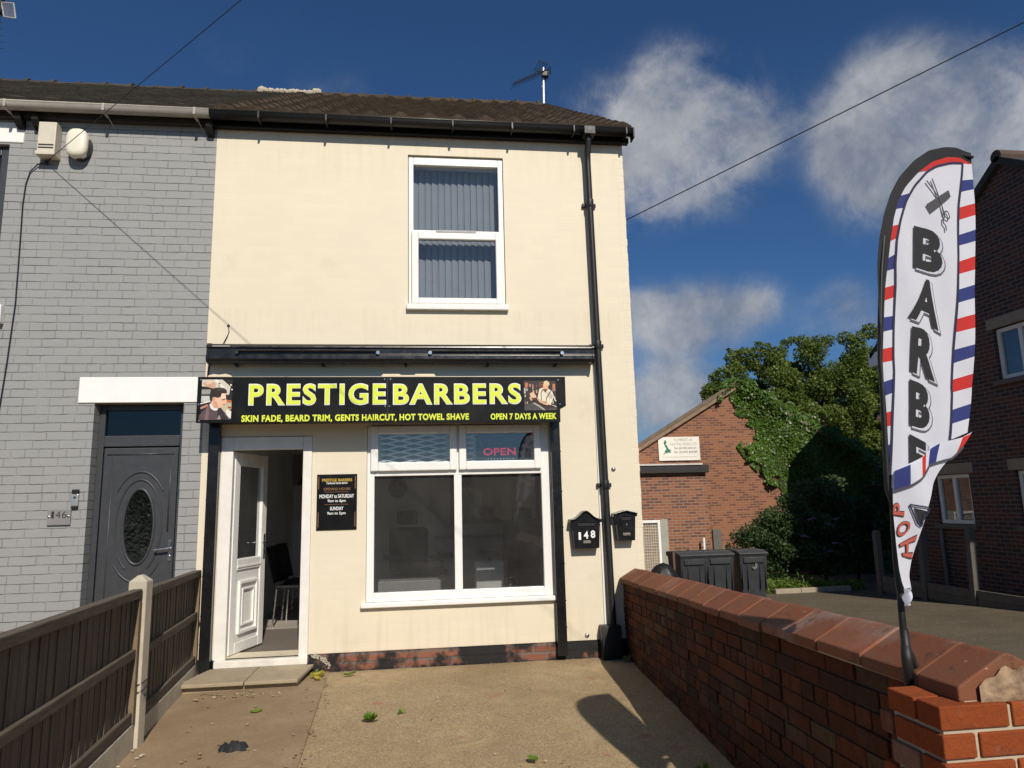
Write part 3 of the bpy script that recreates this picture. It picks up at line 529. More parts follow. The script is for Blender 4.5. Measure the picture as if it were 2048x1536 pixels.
P1 = [((38, 30, 28), rc(165, 245, 975, 1280)), ((205, 198, 180), [(165, 245), (700, 245), (925, 430), (890, 640), (700, 620), (420, 440), (165, 420)]), ((232, 230, 222), [(480, 245), (560, 245), (780, 470), (730, 490)]),
      ((60, 52, 46), [(590, 320), (660, 345), (640, 380), (600, 350)]), ((60, 52, 46), [(580, 375), (650, 405), (630, 425)]), ((150, 150, 140), rc(165, 500, 400, 640)), ((190, 195, 190), rc(165, 660, 410, 820)), ((70, 66, 60), rc(165, 620, 380, 668)),
      ((230, 226, 215), [(150, 850), (410, 790), (410, 815), (150, 885)]), ((40, 30, 26), [(150, 880), (400, 820), (400, 900), (150, 1000)]), ((190, 130, 110), [(150, 960), (330, 880), (360, 930), (160, 1010)]),
      ((198, 160, 135), [(200, 330), (390, 262), (520, 330), (530, 460), (470, 480), (330, 440), (260, 430)]), ((222, 190, 165), [(250, 300), (390, 255), (470, 320), (400, 350), (300, 370)]), ((90, 60, 48), [(270, 425), (450, 470), (440, 490), (280, 445)]),
      ((190, 180, 150), [(690, 960), (960, 780), (975, 1000), (830, 1110), (740, 1060)]), ((190, 110, 60), [(830, 770), (970, 790), (950, 860), (835, 830)]), ((225, 222, 210), [(830, 1010), (970, 1060), (965, 1250), (900, 1230), (830, 1130)]), ((150, 60, 50), [(880, 940), (970, 950), (965, 1000), (880, 985)]),
      ((240, 238, 225), [(915, 365), (955, 370), (950, 410), (915, 400)]), ((240, 238, 225), [(950, 490), (985, 495), (980, 525), (950, 515)]),
      ((88, 70, 72), [(130, 1160), (380, 900), (620, 1000), (700, 980), (830, 1130), (960, 1280), (130, 1280)]), ((52, 40, 42), [(600, 1010), (700, 985), (900, 1280), (620, 1280)]), ((120, 100, 100), [(330, 960), (380, 930), (380, 1280), (270, 1280)]),
      ((235, 230, 225), [(385, 880), (430, 860), (520, 980), (620, 990), (600, 1035), (520, 1045), (430, 990)]),
      ((226, 182, 152), [(430, 800), (470, 700), (690, 600), (810, 610), (820, 740), (850, 850), (780, 890), (730, 960), (650, 980), (560, 985), (500, 960), (420, 870)]), ((205, 155, 128), [(480, 850), (560, 800), (640, 960), (560, 985), (500, 950)]),
      ((240, 203, 175), [(700, 620), (800, 620), (812, 740), (740, 770), (690, 720)]), ((212, 160, 132), [(465, 715), (520, 700), (535, 780), (500, 830), (470, 790)]), ((60, 45, 40), [(700, 770), (800, 735), (810, 755), (730, 785)]), ((180, 110, 95), [(720, 890), (790, 880), (770, 905)]),
      ((44, 34, 28), [(380, 660), (410, 540), (500, 470), (620, 450), (760, 470), (830, 530), (835, 590), (700, 600), (680, 690), (600, 720), (540, 700), (470, 700), (450, 830), (400, 780)]), ((78, 62, 50), [(520, 500), (700, 470), (800, 520), (650, 540)]),
      ((150, 140, 140), [(600, 1270), (660, 1150), (710, 1270)])]
picture('haircut_photo', P1, (.058, .345, 2.325, 2.702), (130, 985, 245, 1280), sg, YS - .0015)
P2 = [((44, 32, 28), rc(262, 185, 1165, 975)), ((150, 84, 56), [(690, 245), (840, 205), (840, 225), (690, 265)]), ((150, 84, 56), [(690, 285), (830, 270), (830, 290), (690, 305)]), ((140, 74, 50), [(690, 330), (810, 325), (810, 350), (690, 350)])]
for (x, yy, w_, h_, c_) in ((300, 240, 80, 130, (190, 110, 80)), (410, 270, 60, 80, (150, 120, 110)), (500, 280, 40, 80, (190, 110, 70)), (270, 380, 40, 150, (190, 180, 170)), (320, 390, 50, 70, (170, 165, 155)), (505, 370, 24, 40, (225, 205, 180)), (600, 310, 40, 30, (120, 100, 90)), (1075, 270, 70, 110, (200, 120, 80)), (1060, 380, 90, 90, (150, 110, 100)), (280, 560, 40, 60, (170, 165, 160)), (280, 740, 40, 80, (120, 95, 85)), (340, 740, 26, 60, (190, 170, 150)), (510, 440, 40, 70, (200, 170, 130)), (600, 430, 40, 90, (190, 140, 100)), (1055, 720, 30, 80, (205, 190, 165))): P2.append((c_, rc(x, yy, x + w_, yy + h_)))
P2 += [((70, 66, 64), [(270, 860), (480, 780), (640, 840), (850, 960), (1165, 880), (1165, 975), (270, 975)]), ((170, 165, 150), [(490, 780), (560, 770), (700, 850), (860, 965), (800, 970), (640, 860)]),
       ((48, 36, 30), [(345, 600), (350, 500), (400, 450), (480, 480), (560, 560), (470, 720), (400, 640)]), ((225, 180, 145), [(425, 520), (520, 490), (600, 580), (610, 640), (520, 690), (450, 620)]), ((80, 52, 42), [(480, 640), (610, 640), (640, 690), (540, 710)]), ((215, 170, 140), [(405, 620), (450, 625), (500, 710), (450, 720)]),
       ((222, 212, 190), [(700, 400), (800, 375), (860, 470), (950, 400), (1060, 480), (1100, 600), (1000, 840), (900, 820), (880, 750), (750, 740), (640, 650), (660, 560)]), ((190, 178, 158), [(900, 520), (960, 480), (1080, 600), (1000, 700)]),
       ((60, 48, 42), [(790, 400), (810, 405), (755, 520), (750, 740), (732, 740), (740, 500)]), ((60, 48, 42), [(1000, 465), (1022, 475), (900, 660), (885, 745), (868, 740), (885, 640)]),
       ((225, 170, 130), [(800, 330), (860, 270), (950, 330), (930, 440), (860, 470), (805, 440)]), ((120, 70, 48), [(800, 420), (880, 400), (930, 430), (880, 480), (820, 470)]), ((215, 195, 150), [(800, 320), (840, 200), (910, 185), (980, 230), (985, 300), (950, 330), (880, 280), (840, 300)]), ((44, 36, 34), [(840, 470), (885, 460), (890, 510), (850, 490)]),
       ((222, 168, 128), [(630, 640), (700, 690), (760, 750), (900, 780), (960, 820), (900, 845), (790, 810), (690, 760), (640, 700)]), ((200, 195, 180), [(1090, 600), (1130, 620), (1140, 700), (1170, 730), (1140, 745), (1100, 700)]), ((190, 180, 160), [(1020, 820), (1165, 870), (1160, 900), (1020, 840)])]
picture('shaving_photo', P2, (3.075, 3.395, 2.388, 2.682), (262, 1165, 185, 975), sg, YS - .0015)

oh = thing('opening_hours_sign', (1.27, 0, 1.56), 'black upright opening hours board with gold and white print beside the shop door', 'sign')
b = MB(); b.box(1.080, 1.460, -.012, -.001, 1.292, 1.822); obj('board', b, m_blackg, oh, .002)
m_gold = plain('gold_print', (.62, .42, .06), .4, 0, .1, 8); m_bronze = plain('bronze_print', (.28, .14, .06), .4, 0, .25, 20)
for (t, x0, x1, z0, z1, mm, of, sh) in (('PRESTIGE BARBERS', 1.128, 1.412, 1.752, 1.780, m_gold, .016, 0), ('Traditional Gentle Barber', 1.168, 1.372, 1.728, 1.748, m_wht, .012, .3), ('OPENING HOURS', 1.143, 1.397, 1.668, 1.693, m_bronze, .008, 0), ('MONDAY to SATURDAY', 1.106, 1.432, 1.594, 1.630, m_wht, .018, 0), ('9am to 6pm', 1.184, 1.354, 1.548, 1.582, m_wht, .012, 0), ('SUNDAY', 1.207, 1.333, 1.478, 1.512, m_wht, .02, 0), ('9am to 5pm', 1.182, 1.354, 1.430, 1.464, m_wht, .012, 0)):
    l_ = MB(); letter(l_, t, x0, x1, z0, z1, -.0135, of, sh); obj('lettering', l_, mm, oh)
l_ = MB(); l_.box(1.15, 1.385, -.0132, -.012, 1.651, 1.654); l_.box(1.155, 1.38, -.0132, -.012, 1.532, 1.535)
for s_ in (0, 1):
    xx = 1.094 if s_ == 0 else 1.440; l_.box(xx, xx + .006, -.0132, -.012, 1.32, 1.46); l_.box(xx, xx + .006, -.0132, -.012, 1.68, 1.80)
obj('gold_border', l_, m_bronze, oh)

# letterboxes
def letterbox(name, x0, x1, z0, z1, dome, label):
    t = thing(name, ((x0 + x1) / 2, 0, (z0 + z1) / 2), label, 'letterbox'); xm = (x0 + x1) / 2; D = -.105
    bd = MB(); bd.add([(x0 + .025, D, z0), (x1 - .02, D, z0), (x1 - .005, D, z1), (x0 + .008, D, z1), (x0 + .025, -.004, z0), (x1 - .02, -.004, z0), (x1 - .005, -.004, z1), (x0 + .008, -.004, z1)], [(0, 1, 2, 3), (4, 7, 6, 5), (0, 4, 5, 1), (3, 2, 6, 7), (0, 3, 7, 4), (1, 5, 6, 2)])
    obj('body', bd, m_blackm, t, .004)
    n = 12; hs = []
    for i in range(n + 1):
        u = i / n; x = x0 - .012 + (x1 - x0 + .024) * u
        z = z1 + .012 + (dome * math.exp(-((u - .5) / .23) ** 2) if dome > .05 else dome * (1 - abs(2 * u - 1)))
        hs.append((x, z))
    rf = MB(); rf.prism([(x0 - .012, z1 - .01), (x1 + .012, z1 - .01)] + hs[::-1], D - .004, -.004); rf.prism([(x, z + .001) for x, z in hs] + [(x, z + .012) for x, z in hs[::-1]], D - .028, -.002)
    obj('lid', rf, m_blackm, t, .003)
    sl_ = MB(); sl_.box(x0 + .06, x1 - .06, D - .008, D + .001, z1 - .045, z1 - .028); sl_.box(x0 + .05, x1 - .05, D - .014, D - .008, z1 - .026, z1 - .02); obj('slot', sl_, m_black, t, .002)
    lk = MB(); lk.lathe([(.010, -.006), (.008, -.009)], (xm + .005, D, z1 - .085), 12, 'y'); obj('lock', lk, m_steel, t)
    np_ = MB(); np_.box(xm - .035, xm + .04, D - .006, D - .0005, z0 + .05, z0 + .075); obj('name_plate', np_, plain('dull_plate', (.22, .20, .16), .4, .3), t, .002)
    return t
l1 = letterbox('letterbox', 3.545, 3.838, 1.045, 1.305, .085, 'black letterbox with domed lid and white number 148')
l_ = MB()
for (c_, xa, dz) in (('1', 3.612, -.004), ('4', 3.664, .004), ('8', 3.734, .010)): letter(l_, c_, xa, xa + (.024 if c_ == '1' else .046), 1.135 + dz, 1.208 + dz, -.1085, .0 if c_ == '1' else .03)
obj('number', l_, m_wht, l1)
letterbox('letterbox', 3.99, 4.205, 1.108, 1.352, .03, 'plain black letterbox with peaked lid on the cream corner')
for (x, z, lab) in ((4.025, 1.82, 'small silver fixing high on the cream corner above the letterboxes'), (3.68, .212, 'small silver fixing low on the cream wall near the ground')):
    e = MB(); e.lathe([(.024, 0), (.024, -.006), (.017, -.014), (.004, -.018)], (x, -.001, z), 14, 'y'); tag(obj('wall_fixing', e, m_steel, None, 0, True), lab, 'fixing')
# hole and cable above the awning
e = MB(); e.lathe([(.014, 0), (.014, -.004), (.01, -.006)], (.195, -.001, 3.30), 10, 'y'); e.tube([(.195, -.006, 3.30), (.205, -.012, 3.24), (.19, -.012, 3.19), (.155, -.02, 3.11)], .004, 6)
tag(obj('awning_cable', e, m_black), 'short dark cable from a hole in the wall down to the awning case', 'cable')
e = MB(); e.tube([(.055, -.02, 2.93), (.03, -.01, 2.87), (.025, -.01, 2.76)], .006, 6); tag(obj('power_cable', e, m_black), 'thin black cable hanging from the awning end down the wall joint', 'cable')
# grille and LED sign inside the top panes
gr = MB()
def bar(x0, z0, x1, z1, y):
    d = Vector((x1 - x0, 0, z1 - z0)); n_ = Vector((-d.z, 0, d.x)).normalized() * .0075
    gr.add([(x0 + n_.x, y, z0 + n_.z), (x0 - n_.x, y, z0 - n_.z), (x1 - n_.x, y, z1 - n_.z), (x1 + n_.x, y, z1 + n_.z), (x0 + n_.x, y + .004, z0 + n_.z), (x0 - n_.x, y + .004, z0 - n_.z), (x1 - n_.x, y + .004, z1 - n_.z), (x1 + n_.x, y + .004, z1 + n_.z)], [(0, 1, 2, 3), (4, 7, 6, 5), (0, 3, 7, 4), (1, 5, 6, 2)])
for i in range(4):
    x = 1.60 + i * .27
    for j in range(-1, 6):
        z = 1.925 + j * .056
        bar(x, z, x + .27, z + .056, .10); bar(x, z + .056, x + .27, z, .108)
tag(obj('security_grille', gr, plain('white_grille_bar', (.88, .90, .92), .4)), 'white folding lattice grille behind the top panes of the shop window', 'grille')
ld = thing('led_sign', (2.9, .12, 2.07), 'dark LED panel reading WELCOME OPEN hung inside the top right pane', 'sign')
b = MB(); b.box(2.63, 3.20, .075, .10, 1.90, 2.24); obj('panel', b, plain('led_panel', (.030, .050, .075), .3, 0, .1, 3), ld, .004)
l_ = MB(); letter(l_, 'WELCOME', 2.655, 3.095, 2.105, 2.165, .0735, -.012, 0, 1.1); obj('lettering', l_, plain('unlit_led', (.17, .15, .16), .5), ld)
lm = MB(); v, f = glyphs('OPEN', .03, 0, 1.1); u = fit(v)
tris = []
for fc in f:
    for i in range(1, len(fc) - 1): tris.append((u[fc[0]], u[fc[i]], u[fc[i + 1]]))
def inside(px, pz):
    for a, b_, c in tris:
        d1 = (px - b_[0]) * (a[1] - b_[1]) - (a[0] - b_[0]) * (pz - b_[1]); d2 = (px - c[0]) * (b_[1] - c[1]) - (b_[0] - c[0]) * (pz - c[1]); d3 = (px - a[0]) * (c[1] - a[1]) - (c[0] - a[0]) * (pz - a[1])
        if (d1 >= 0 and d2 >= 0 and d3 >= 0) or (d1 <= 0 and d2 <= 0 and d3 <= 0): return True
    return False
for i in range(34):
    for j in range(9):
        if inside((i + .5) / 34, (j + .5) / 9):
            x = 2.70 + .335 * (i + .5) / 34; z = 1.985 + .075 * (j + .5) / 9; lm.add([(x - .0032, .0725, z), (x, .0725, z - .0032), (x + .0032, .0725, z), (x, .0725, z + .0032)], [(0, 1, 2, 3)])
obj('lettering', lm, emit('red_led', (1, .03, .12), 2.2), ld)
lm = MB()
for i in range(9): lm.add([(2.75 + i * .032 - .003, .0725, 1.95), (2.75 + i * .032, .0725, 1.947), (2.75 + i * .032 + .003, .0725, 1.95), (2.75 + i * .032, .0725, 1.953)], [(0, 1, 2, 3)])
obj('indicator_dots', lm, emit('white_led', (1, 1, 1), 2.), ld)
# ------------------------------------------------------------ grey neighbour house
gh = thing('grey_house', (-2.5, 0, 0), 'grey painted brick terraced house with dark grey panelled door', 'house')
w = MB(); wall_open(w, -6, -.0, -.1, 5.55, .001, [(-.99, -.185, -.1, 2.535), (-3.2, -1.962, 3.48, 5.14)], .24)
obj('wall', w, m_greyp, gh)
obj('roof', tileroof(-6, -.012, -.16, YR, .012, .34, .24, .022, 4), m_slate, gh)
rb = MB(); rb.add([(-6, YR, ZR), (-.01, YR, ZR), (-.01, YB, roofz(-.12)), (-6, YB, roofz(-.12))], [(0, 1, 2, 3)]); obj('rear_roof', rb, m_slate, gh)
obj('ridge_tiles', ridge(-6, -.72, 13, -.085), m_slate, gh, .006)
gw = MB(); gw.box(-1.6, 3.3, 0, 0, 0, 0)
g = gutter(-6, -.035, -.150, 5.492, .060); gg = obj('gutter', g, m_gutterg, gh, 0, True)
for x in (-4.6, -3.7, -2.82, -1.93, -1.03, -.17):
    gb = MB(); gb.box(x - .012, x + .012, -.215, -.08, 5.418, 5.430); gb.box(x - .012, x + .012, -.215, -.205, 5.42, 5.505); gb.tube([(x, -.10, 5.43), (x + .05, -.005, 5.33)], .006, 6)
    obj('gutter_bracket', gb, m_gutterg, gh)
fb = MB(); fb.box(-6, -.04, -.065, -.002, 5.40, 5.50); obj('eaves_board', fb, plain('dark_eaves_timber', (.035, .030, .027), .7, 0, .2, 6), gh)
m_bt = plain('black_timber', (.018, .016, .015), .8, 0, .2, 8, spec=.2)
for x in (-3.9, -1.86, -1.70, -.055): cb = MB(); cb.prism([(-.12, 5.42), (-.11, 5.36), (-.07, 5.31), (-.003, 5.29), (-.003, 5.42)], x - .032, x + .032, 'x'); obj('eaves_bracket', cb, m_bt, gh, .006)
ul = MB(); ul.box(-3.4, -1.835, -.012, .05, 5.155, 5.372); obj('window_lintel', ul, m_whitep, gh, .012)
dl = MB(); dl.box(-1.137, -.062, -.012, .20, 2.538, 2.785); obj('door_lintel', dl, m_whitep, gh, .006)
gwn = obj('window', MB().frame(-3.19, -1.972, 3.50, 5.13, .085, .05, .12), m_anth, gh, .008)
obj('pane', MB().add([(-3.11, .08, 3.58), (-2.05, .08, 3.58), (-2.05, .08, 5.05), (-3.11, .08, 5.05)], [(0, 1, 2, 3)]), m_glassu, gwn)
bb = MB(); bb.add([(-3.2, .3, 3.4), (-1.9, .3, 3.4), (-1.9, .3, 5.2), (-3.2, .3, 5.2)], [(0, 1, 2, 3)]); obj('net_curtain', bb, plain('net_curtain', (.30, .33, .35), .9, 0, .1, 4), gwn)
gs = MB(); gs.box(-3.4, -1.855, -.07, .06, 3.30, 3.478); obj('sill', gs, m_whitep, gwn, .01)
# door
df = obj('door_frame', MB().frame(-.985, -.19, -.05, 2.53, .052, .115, .19, tt=.05, tb=.05), m_anth, gh, .006)
dt = MB(); dt.box(-.932, -.243, .112, .185, 2.13, 2.235); obj('transom_bar', dt, m_anth, df, .006)
obj('transom_pane', MB().add([(-.94, .15, 2.22), (-.23, .15, 2.22), (-.23, .15, 2.49), (-.94, .15, 2.49)], [(0, 1, 2, 3)]), glass('fanlight_glass', (.03, .03, .035), 0, 1.6), df)
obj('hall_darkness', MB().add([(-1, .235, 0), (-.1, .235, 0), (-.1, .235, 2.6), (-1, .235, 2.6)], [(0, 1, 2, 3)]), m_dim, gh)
dlf = MB(); dlf.box(-.925, -.25, .120, .175, -.02, 2.118); leaf2 = obj('door_leaf', dlf, m_anth, gh, .008)
def ring(mb, cx, cz, rx, rz, t, y0, y1, a0=0, a1=2 * math.pi, n=48):
    vs = []; full = abs(a1 - a0 - 2 * math.pi) < 1e-6; m_ = n if full else n + 1
    for i in range(m_):
        a = a0 + (a1 - a0) * i / n; ca, sa = math.cos(a), math.sin(a)
        for (k, y) in ((0, y1), (.25, y0), (.75, y0), (1, y1)): vs.append((cx + (rx + t * k) * ca, y, cz + (rz + t * k) * sa))
    fs = []
    for i in range(n):
        j = (i + 1) % m_
        for k in range(3): fs.append((i * 4 + k, j * 4 + k, j * 4 + k + 1, i * 4 + k + 1))
    return mb.add(vs, fs)
CX, CZ = -.575, 1.375
mo = MB(); ring(mo, CX, CZ, .125, .335, .030, .104, .121); ring(mo, CX, CZ, .195, .425, .022, .108, .121, R(-62), R(242)); ring(mo, CX, CZ, .255, .50, .022, .108, .121, R(40), R(140))
ring(mo, CX, CZ, .255, .50, .022, .108, .121, R(222), R(318))
for a in ((-.90, -.275),): mo.box(-.893, -.285, .114, .121, 2.05, 2.062)
mo.box(-.845, -.833, .114, .121, .05, 2.05); mo.box(-.318, -.306, .114, .121, 1.32, 2.05)
obj('moulding', mo, m_anth, leaf2, 0, True)
og = NB('patterned_oval_glass'); pp = og.pos(); vv = og.new('ShaderNodeTexVoronoi'); vv.inputs['Scale'].default_value = 26; og.link(og.vadd(pp, og.noise(pp, 9, 3, .5, 0, True), .1), vv.inputs['Vector'])
og.set((.010, .014, .010), .10, 0, og.bump(og.math('ADD', vv.outputs['Distance'], og.math('MULTIPLY', og.noise(pp, 24, 3), 1.5)), 1.0, .09), .9)
e = MB(); n = 40; e.poly([(CX + .128 * math.cos(2 * math.pi * i / n), .1175, CZ + .338 * math.sin(2 * math.pi * i / n)) for i in range(n)]); obj('oval_pane', e, og.m, leaf2)
h = MB(); h.box(-.292, -.262, .108, .121, 1.05, 1.24); h.tube([(-.277, .115, 1.16), (-.277, .062, 1.165), (-.41, .062, 1.155)], .010, 8); h.lathe([(.010, 0), (.010, -.01)], (-.277, .108, 1.09), 10, 'y'); obj('handle', h, m_steel, leaf2, .003)
# alarm boxes, bell, number
t = thing('alarm_box', (-1.57, 0, 5.17), 'beige louvred vent box high on the grey wall', 'wall box')
b = MB(); b.box(-1.652, -1.488, -.115, .0, 5.02, 5.335); obj('body', b, m_beige, t, .006)
b = MB(); b.box(-1.658, -1.482, -.128, -.0, 4.985, 5.02); obj('base', b, m_beige, t, .004)
b = MB()
for z in (5.055, 5.085): b.box(-1.64, -1.50, -.1175, -.1155, z, z + .014)
obj('louvre', b, m_black, t)
t = thing('siren', (-1.29, 0, 5.13), 'round cream siren cover beside the beige box on the grey wall', 'siren')
b = MB(); b.lathe([(.098, 0), (.098, -.07), (.092, -.085)], (-1.283, .0, 5.118), 28, 'y', 1.42); obj('backplate', b, plain('dark_siren_back', (.05, .05, .06), .5), t, 0, True)
prof = []
b = MB()
def sup(rx, rz, y, n=36): return [(-1.295 + rx * math.copysign(abs(math.cos(2 * math.pi * i / n)) ** .7, math.cos(2 * math.pi * i / n)), y, 5.13 + rz * math.copysign(abs(math.sin(2 * math.pi * i / n)) ** .7, math.sin(2 * math.pi * i / n))) for i in range(n)]
rings_ = [sup(.098, .148, -.05), sup(.100, .15, -.10), sup(.092, .140, -.125), sup(.06, .10, -.135)]
vs = sum(rings_, []); n = 36; fs = []
for r_ in range(3):
    for i in range(n): fs.append((r_ * n + i, r_ * n + (i + 1) % n, (r_ + 1) * n + (i + 1) % n, (r_ + 1) * n + i))
fs.append(tuple(range(3 * n, 4 * n))); b.add(vs, fs); obj('cover', b, m_creamp, t, 0, True)
t = thing('doorbell', (-1.09, 0, 1.6), 'slim silver and black video doorbell left of the grey door', 'doorbell')
b = MB(); b.box(-1.122, -1.062, -.028, 0, 1.575, 1.685); obj('silver_body', b, plain('satin_silver', (.55, .55, .54), .3, .7), t, .006)
b = MB(); b.box(-1.121, -1.063, -.029, 0, 1.688, 1.728); b.box(-1.121, -1.063, -.029, 0, 1.555, 1.573); obj('black_end', b, m_black, t, .004)
b = MB(); b.lathe([(.014, 0), (.012, -.004)], (-1.09, -.028, 1.655), 16, 'y'); obj('button', b, m_steel, t)
t = thing('house_number_plate', (-1.2, 0, 1.48), 'clear acrylic plate with dark number 146 on the grey wall', 'number plate')
b = MB(); b.box(-1.318, -1.118, -.020, -.014, 1.408, 1.548); obj('plate', b, plain('frosted_acrylic', (.24, .235, .235), .25, 0, .05, 4), t, .002)
l_ = MB()
for (c_, xa) in (('1', -1.282), ('4', -1.245), ('6', -1.192)): letter(l_, c_, xa, xa + (.022 if c_ == '1' else .042), 1.470, 1.532, -.0215, -.004)
obj('number', l_, plain('charcoal_print', (.035, .03, .035), .5), t)
b = MB()
for x in (-1.302, -1.134): b.lathe([(.009, 0), (.009, -.008), (.004, -.011)], (x, -.02, 1.486), 12, 'y')
obj('studs', b, m_steel, t)
# overhead wire clipped at the grey wall, its down lead, and the second wire
hook = Vector((-1.60, -.02, 4.96))
def sag(a, b_, s, n=24):
    return [Vector(a).lerp(Vector(b_), i / n) - Vector((0, 0, s * 4 * (i / n) * (1 - i / n))) for i in range(n + 1)]
e = MB(); e.tube(sag(hook, (hook.x + 1.93 * 9, hook.y - 1.93 * 9, 4.96 + .045 * 9), .0), .0036, 6); e.lathe([(.012, -.02), (.02, 0), (.012, .02)], (-1.60, -.02, 4.95), 10)
tag(obj('overhead_wire', e, m_black), 'black telephone wire running from the grey wall over the roofline', 'wire')
e = MB(); pts = [(-1.53, -.02, 5.02), (-1.60, -.025, 4.955), (-1.68, -.02, 4.925), (-1.745, -.014, 4.85), (-1.775, -.012, 4.72), (-1.785, -.012, 4.5), (-1.775, -.012, 4.1), (-1.765, -.012, 3.5), (-1.79, -.012, 2.9), (-1.815, -.012, 2.5), (-1.85, -.012, 1.8), (-1.87, -.012, 1.0)]
e.tube(pts, .006, 6); tag(obj('wall_cable', e, plain('blue_black_cable', (.012, .014, .03), .5)), 'thin dark cable looping from the wire hook down the grey wall', 'cable')
w2a = Vector((4.32, .13, 4.56)); w2b = Vector((7.46, -2.0, 5.64))
e = MB(); e.tube([w2a, w2a.lerp(w2b, 1), w2a.lerp(w2b, 3)], .0055, 6); tag(obj('overhead_wire', e, m_black), 'black wire rising across the clouds from the cream corner to the right', 'wire')
# aerials
t = thing('tv_aerial', (4.28, 4.8, 8.4), 'TV aerial on white pole at the gable end of the brown roof', 'aerial')
b = MB(); b.tube([(4.32, 4.66, 8.2), (4.335, 4.6, 9.42)], .020, 10)
for z in (8.62, 9.05): b.lathe([(.023, 0), (.023, .02)], (4.32, 4.635, z), 10)
obj('pole', b, plain('white_pole', (.75, .75, .74), .35, .3), t)
b = MB(); A0 = Vector((4.40, 4.55, 9.36)); A1 = Vector((3.70, 4.2, 8.80)); b.tube([A0, A1], .010, 6)
dd = (A1 - A0).normalized(); side = Vector((.3, -1, .25)); side = (side - dd * side.dot(dd)).normalized(); upv = dd.cross(side)
for k in range(15):
    p_ = A0.lerp(A1, .20 + .8 * k / 14); b.tube([p_ - side * .10 - upv * .02, p_ + side * .10 - upv * .02], .0035, 5); b.tube([p_ + upv * .035 - side * .015, p_ - upv * .035 + side * .015], .006, 5)
obj('boom', b, plain('aerial_metal', (.05, .055, .06), .45, .5), t)
b = MB()
for s_ in (-1, 1):
    for k in range(5):
        p_ = A0.lerp(A1, .04 + .028 * k) + upv * s_ * (.03 + .03 * k); b.tube([p_ - side * .14, p_ + side * .14], .0045, 5)
    p0 = A0.lerp(A1, .04) + upv * s_ * .03; p1 = A0.lerp(A1, .16) + upv * s_ * .16; b.tube([p0 - side * .1, p1 - side * .1], .007, 5); b.tube([p0 + side * .1, p1 + side * .1], .007, 5)
b.box(4.30, 4.42, 4.52, 4.62, 9.22, 9.30)
obj('reflector', b, m_black, t)
t = thing('tv_aerial', (-5.0, 4.6, 9.0), 'TV aerial with square reflector at the far left above the grey roof', 'aerial')
b = MB(); b.tube([(-5.04, 4.6, ZR - .1), (-5.04, 4.6, 10.9)], .022, 8); obj('pole', b, plain('rusty_pole', (.10, .075, .06), .7, .3), t)
b = MB(); b.tube([(-4.95, 4.55, 10.2), (-4.86, 4.45, 9.60), (-4.80, 4.4, 9.05)], .016, 6)
for k in range(9): z = 9.12 + k * .12; xx = -4.81 - (z - 9.05) * .13; b.tube([(xx - .10, 4.42, z), (xx + .10, 4.42, z - .01)], .004, 5)
b.tube([(-5.04, 4.6, 9.9), (-4.90, 4.5, 9.85)], .012, 6); b.box(-4.97, -4.86, 4.44, 4.54, 9.80, 10.15); obj('boom', b, plain('aerial_dark', (.03, .03, .03), .5), t)
b = MB()
q = [(-4.86, 9.98), (-4.67, 9.98), (-4.615, 9.70), (-4.80, 9.72)]
for i in range(4): b.tube([(q[i][0], 4.45, q[i][1]), (q[(i + 1) % 4][0], 4.45, q[(i + 1) % 4][1])], .011, 6)
obj('reflector_frame', b, plain('pale_metal', (.55, .55, .55), .4, .4), t)
b = MB()
for i in range(1, 26):
    u = i / 26; a = Vector((q[0][0], 4.45, q[0][1])).lerp(Vector((q[3][0], 4.45, q[3][1])), u); c_ = Vector((q[1][0], 4.45, q[1][1])).lerp(Vector((q[2][0], 4.45, q[2][1])), u); b.tube([a, c_], .0035, 4)
obj('reflector_mesh', b, plain('mesh_grey', (.35, .38, .42), .5, .3), t)

# ------------------------------------------------------------ inside the shop
def chair(loc, rz, label):
    t = thing('waiting_chair', loc, label, 'chair', 'black waiting chairs inside the shop', rz)
    b = MB(); b.box(-.22, .22, -.22, .22, .43, .47); obj('seat', b, m_black, t, .012, local=True)
    b = MB(); b.grid(6, 5, lambda u, v: (-.22 + .44 * u, .21 + .10 * v + .03 * math.cos((u - .5) * 3), .50 + .42 * v)); o = obj('backrest', b, m_black, t, 0, True, local=True); sm = o.modifiers.new('thick', 'SOLIDIFY'); sm.thickness = .022
    for (x, y) in ((-.2, -.2), (.2, -.2), (-.2, .2), (.2, .2)):
        b = MB(); b.tube([(x, y, .43), (x * 1.1, y * 1.15, 0)], .011, 8); obj('leg', b, m_steel, t, local=True)
    return t
chair((.62, 1.95, .149), R(80), 'black chair with thin steel legs just inside the open shop door')
chair((.60, 2.55, .149), R(85), 'second black steel legged chair deeper inside behind the open door')
def barber_chair(x, y, rz, label):
    t = thing('barber_chair', (x, y, .149), label, 'barber chair', 'barber chairs seen through the shop window', rz)
    m_l = plain('black_leather', (.015, .015, .016), .35, 0, .1, 6)
    b = MB(); b.lathe([(.30, 0), (.30, .03), (.08, .06), (.06, .40), (.10, .44)], (0, 0, 0), 20); obj('base', b, m_steel, t, 0, True, local=True)
    b = MB(); b.box(-.27, .27, -.28, .25, .45, .58); obj('seat', b, m_l, t, .04, local=True)
    b = MB(); b.box(-.26, .26, .20, .32, .55, 1.10); obj('backrest', b, m_l, t, .04, local=True)
    b = MB(); b.box(-.14, .14, .24, .32, 1.13, 1.30); obj('headrest', b, m_l, t, .03, local=True)
    for s_ in (-1, 1): b = MB(); b.box(s_ * .33 - .045, s_ * .33 + .045, -.22, .26, .70, .77); b.box(s_ * .33 - .02, s_ * .33 + .02, -.02, .04, .50, .70); obj('armrest', b, m_l, t, .02, local=True)
barber_chair(2.05, 2.1, R(150), 'dark barber chair behind the left window pane')
barber_chair(3.25, 2.3, R(200), 'dark barber chair behind the right window pane')
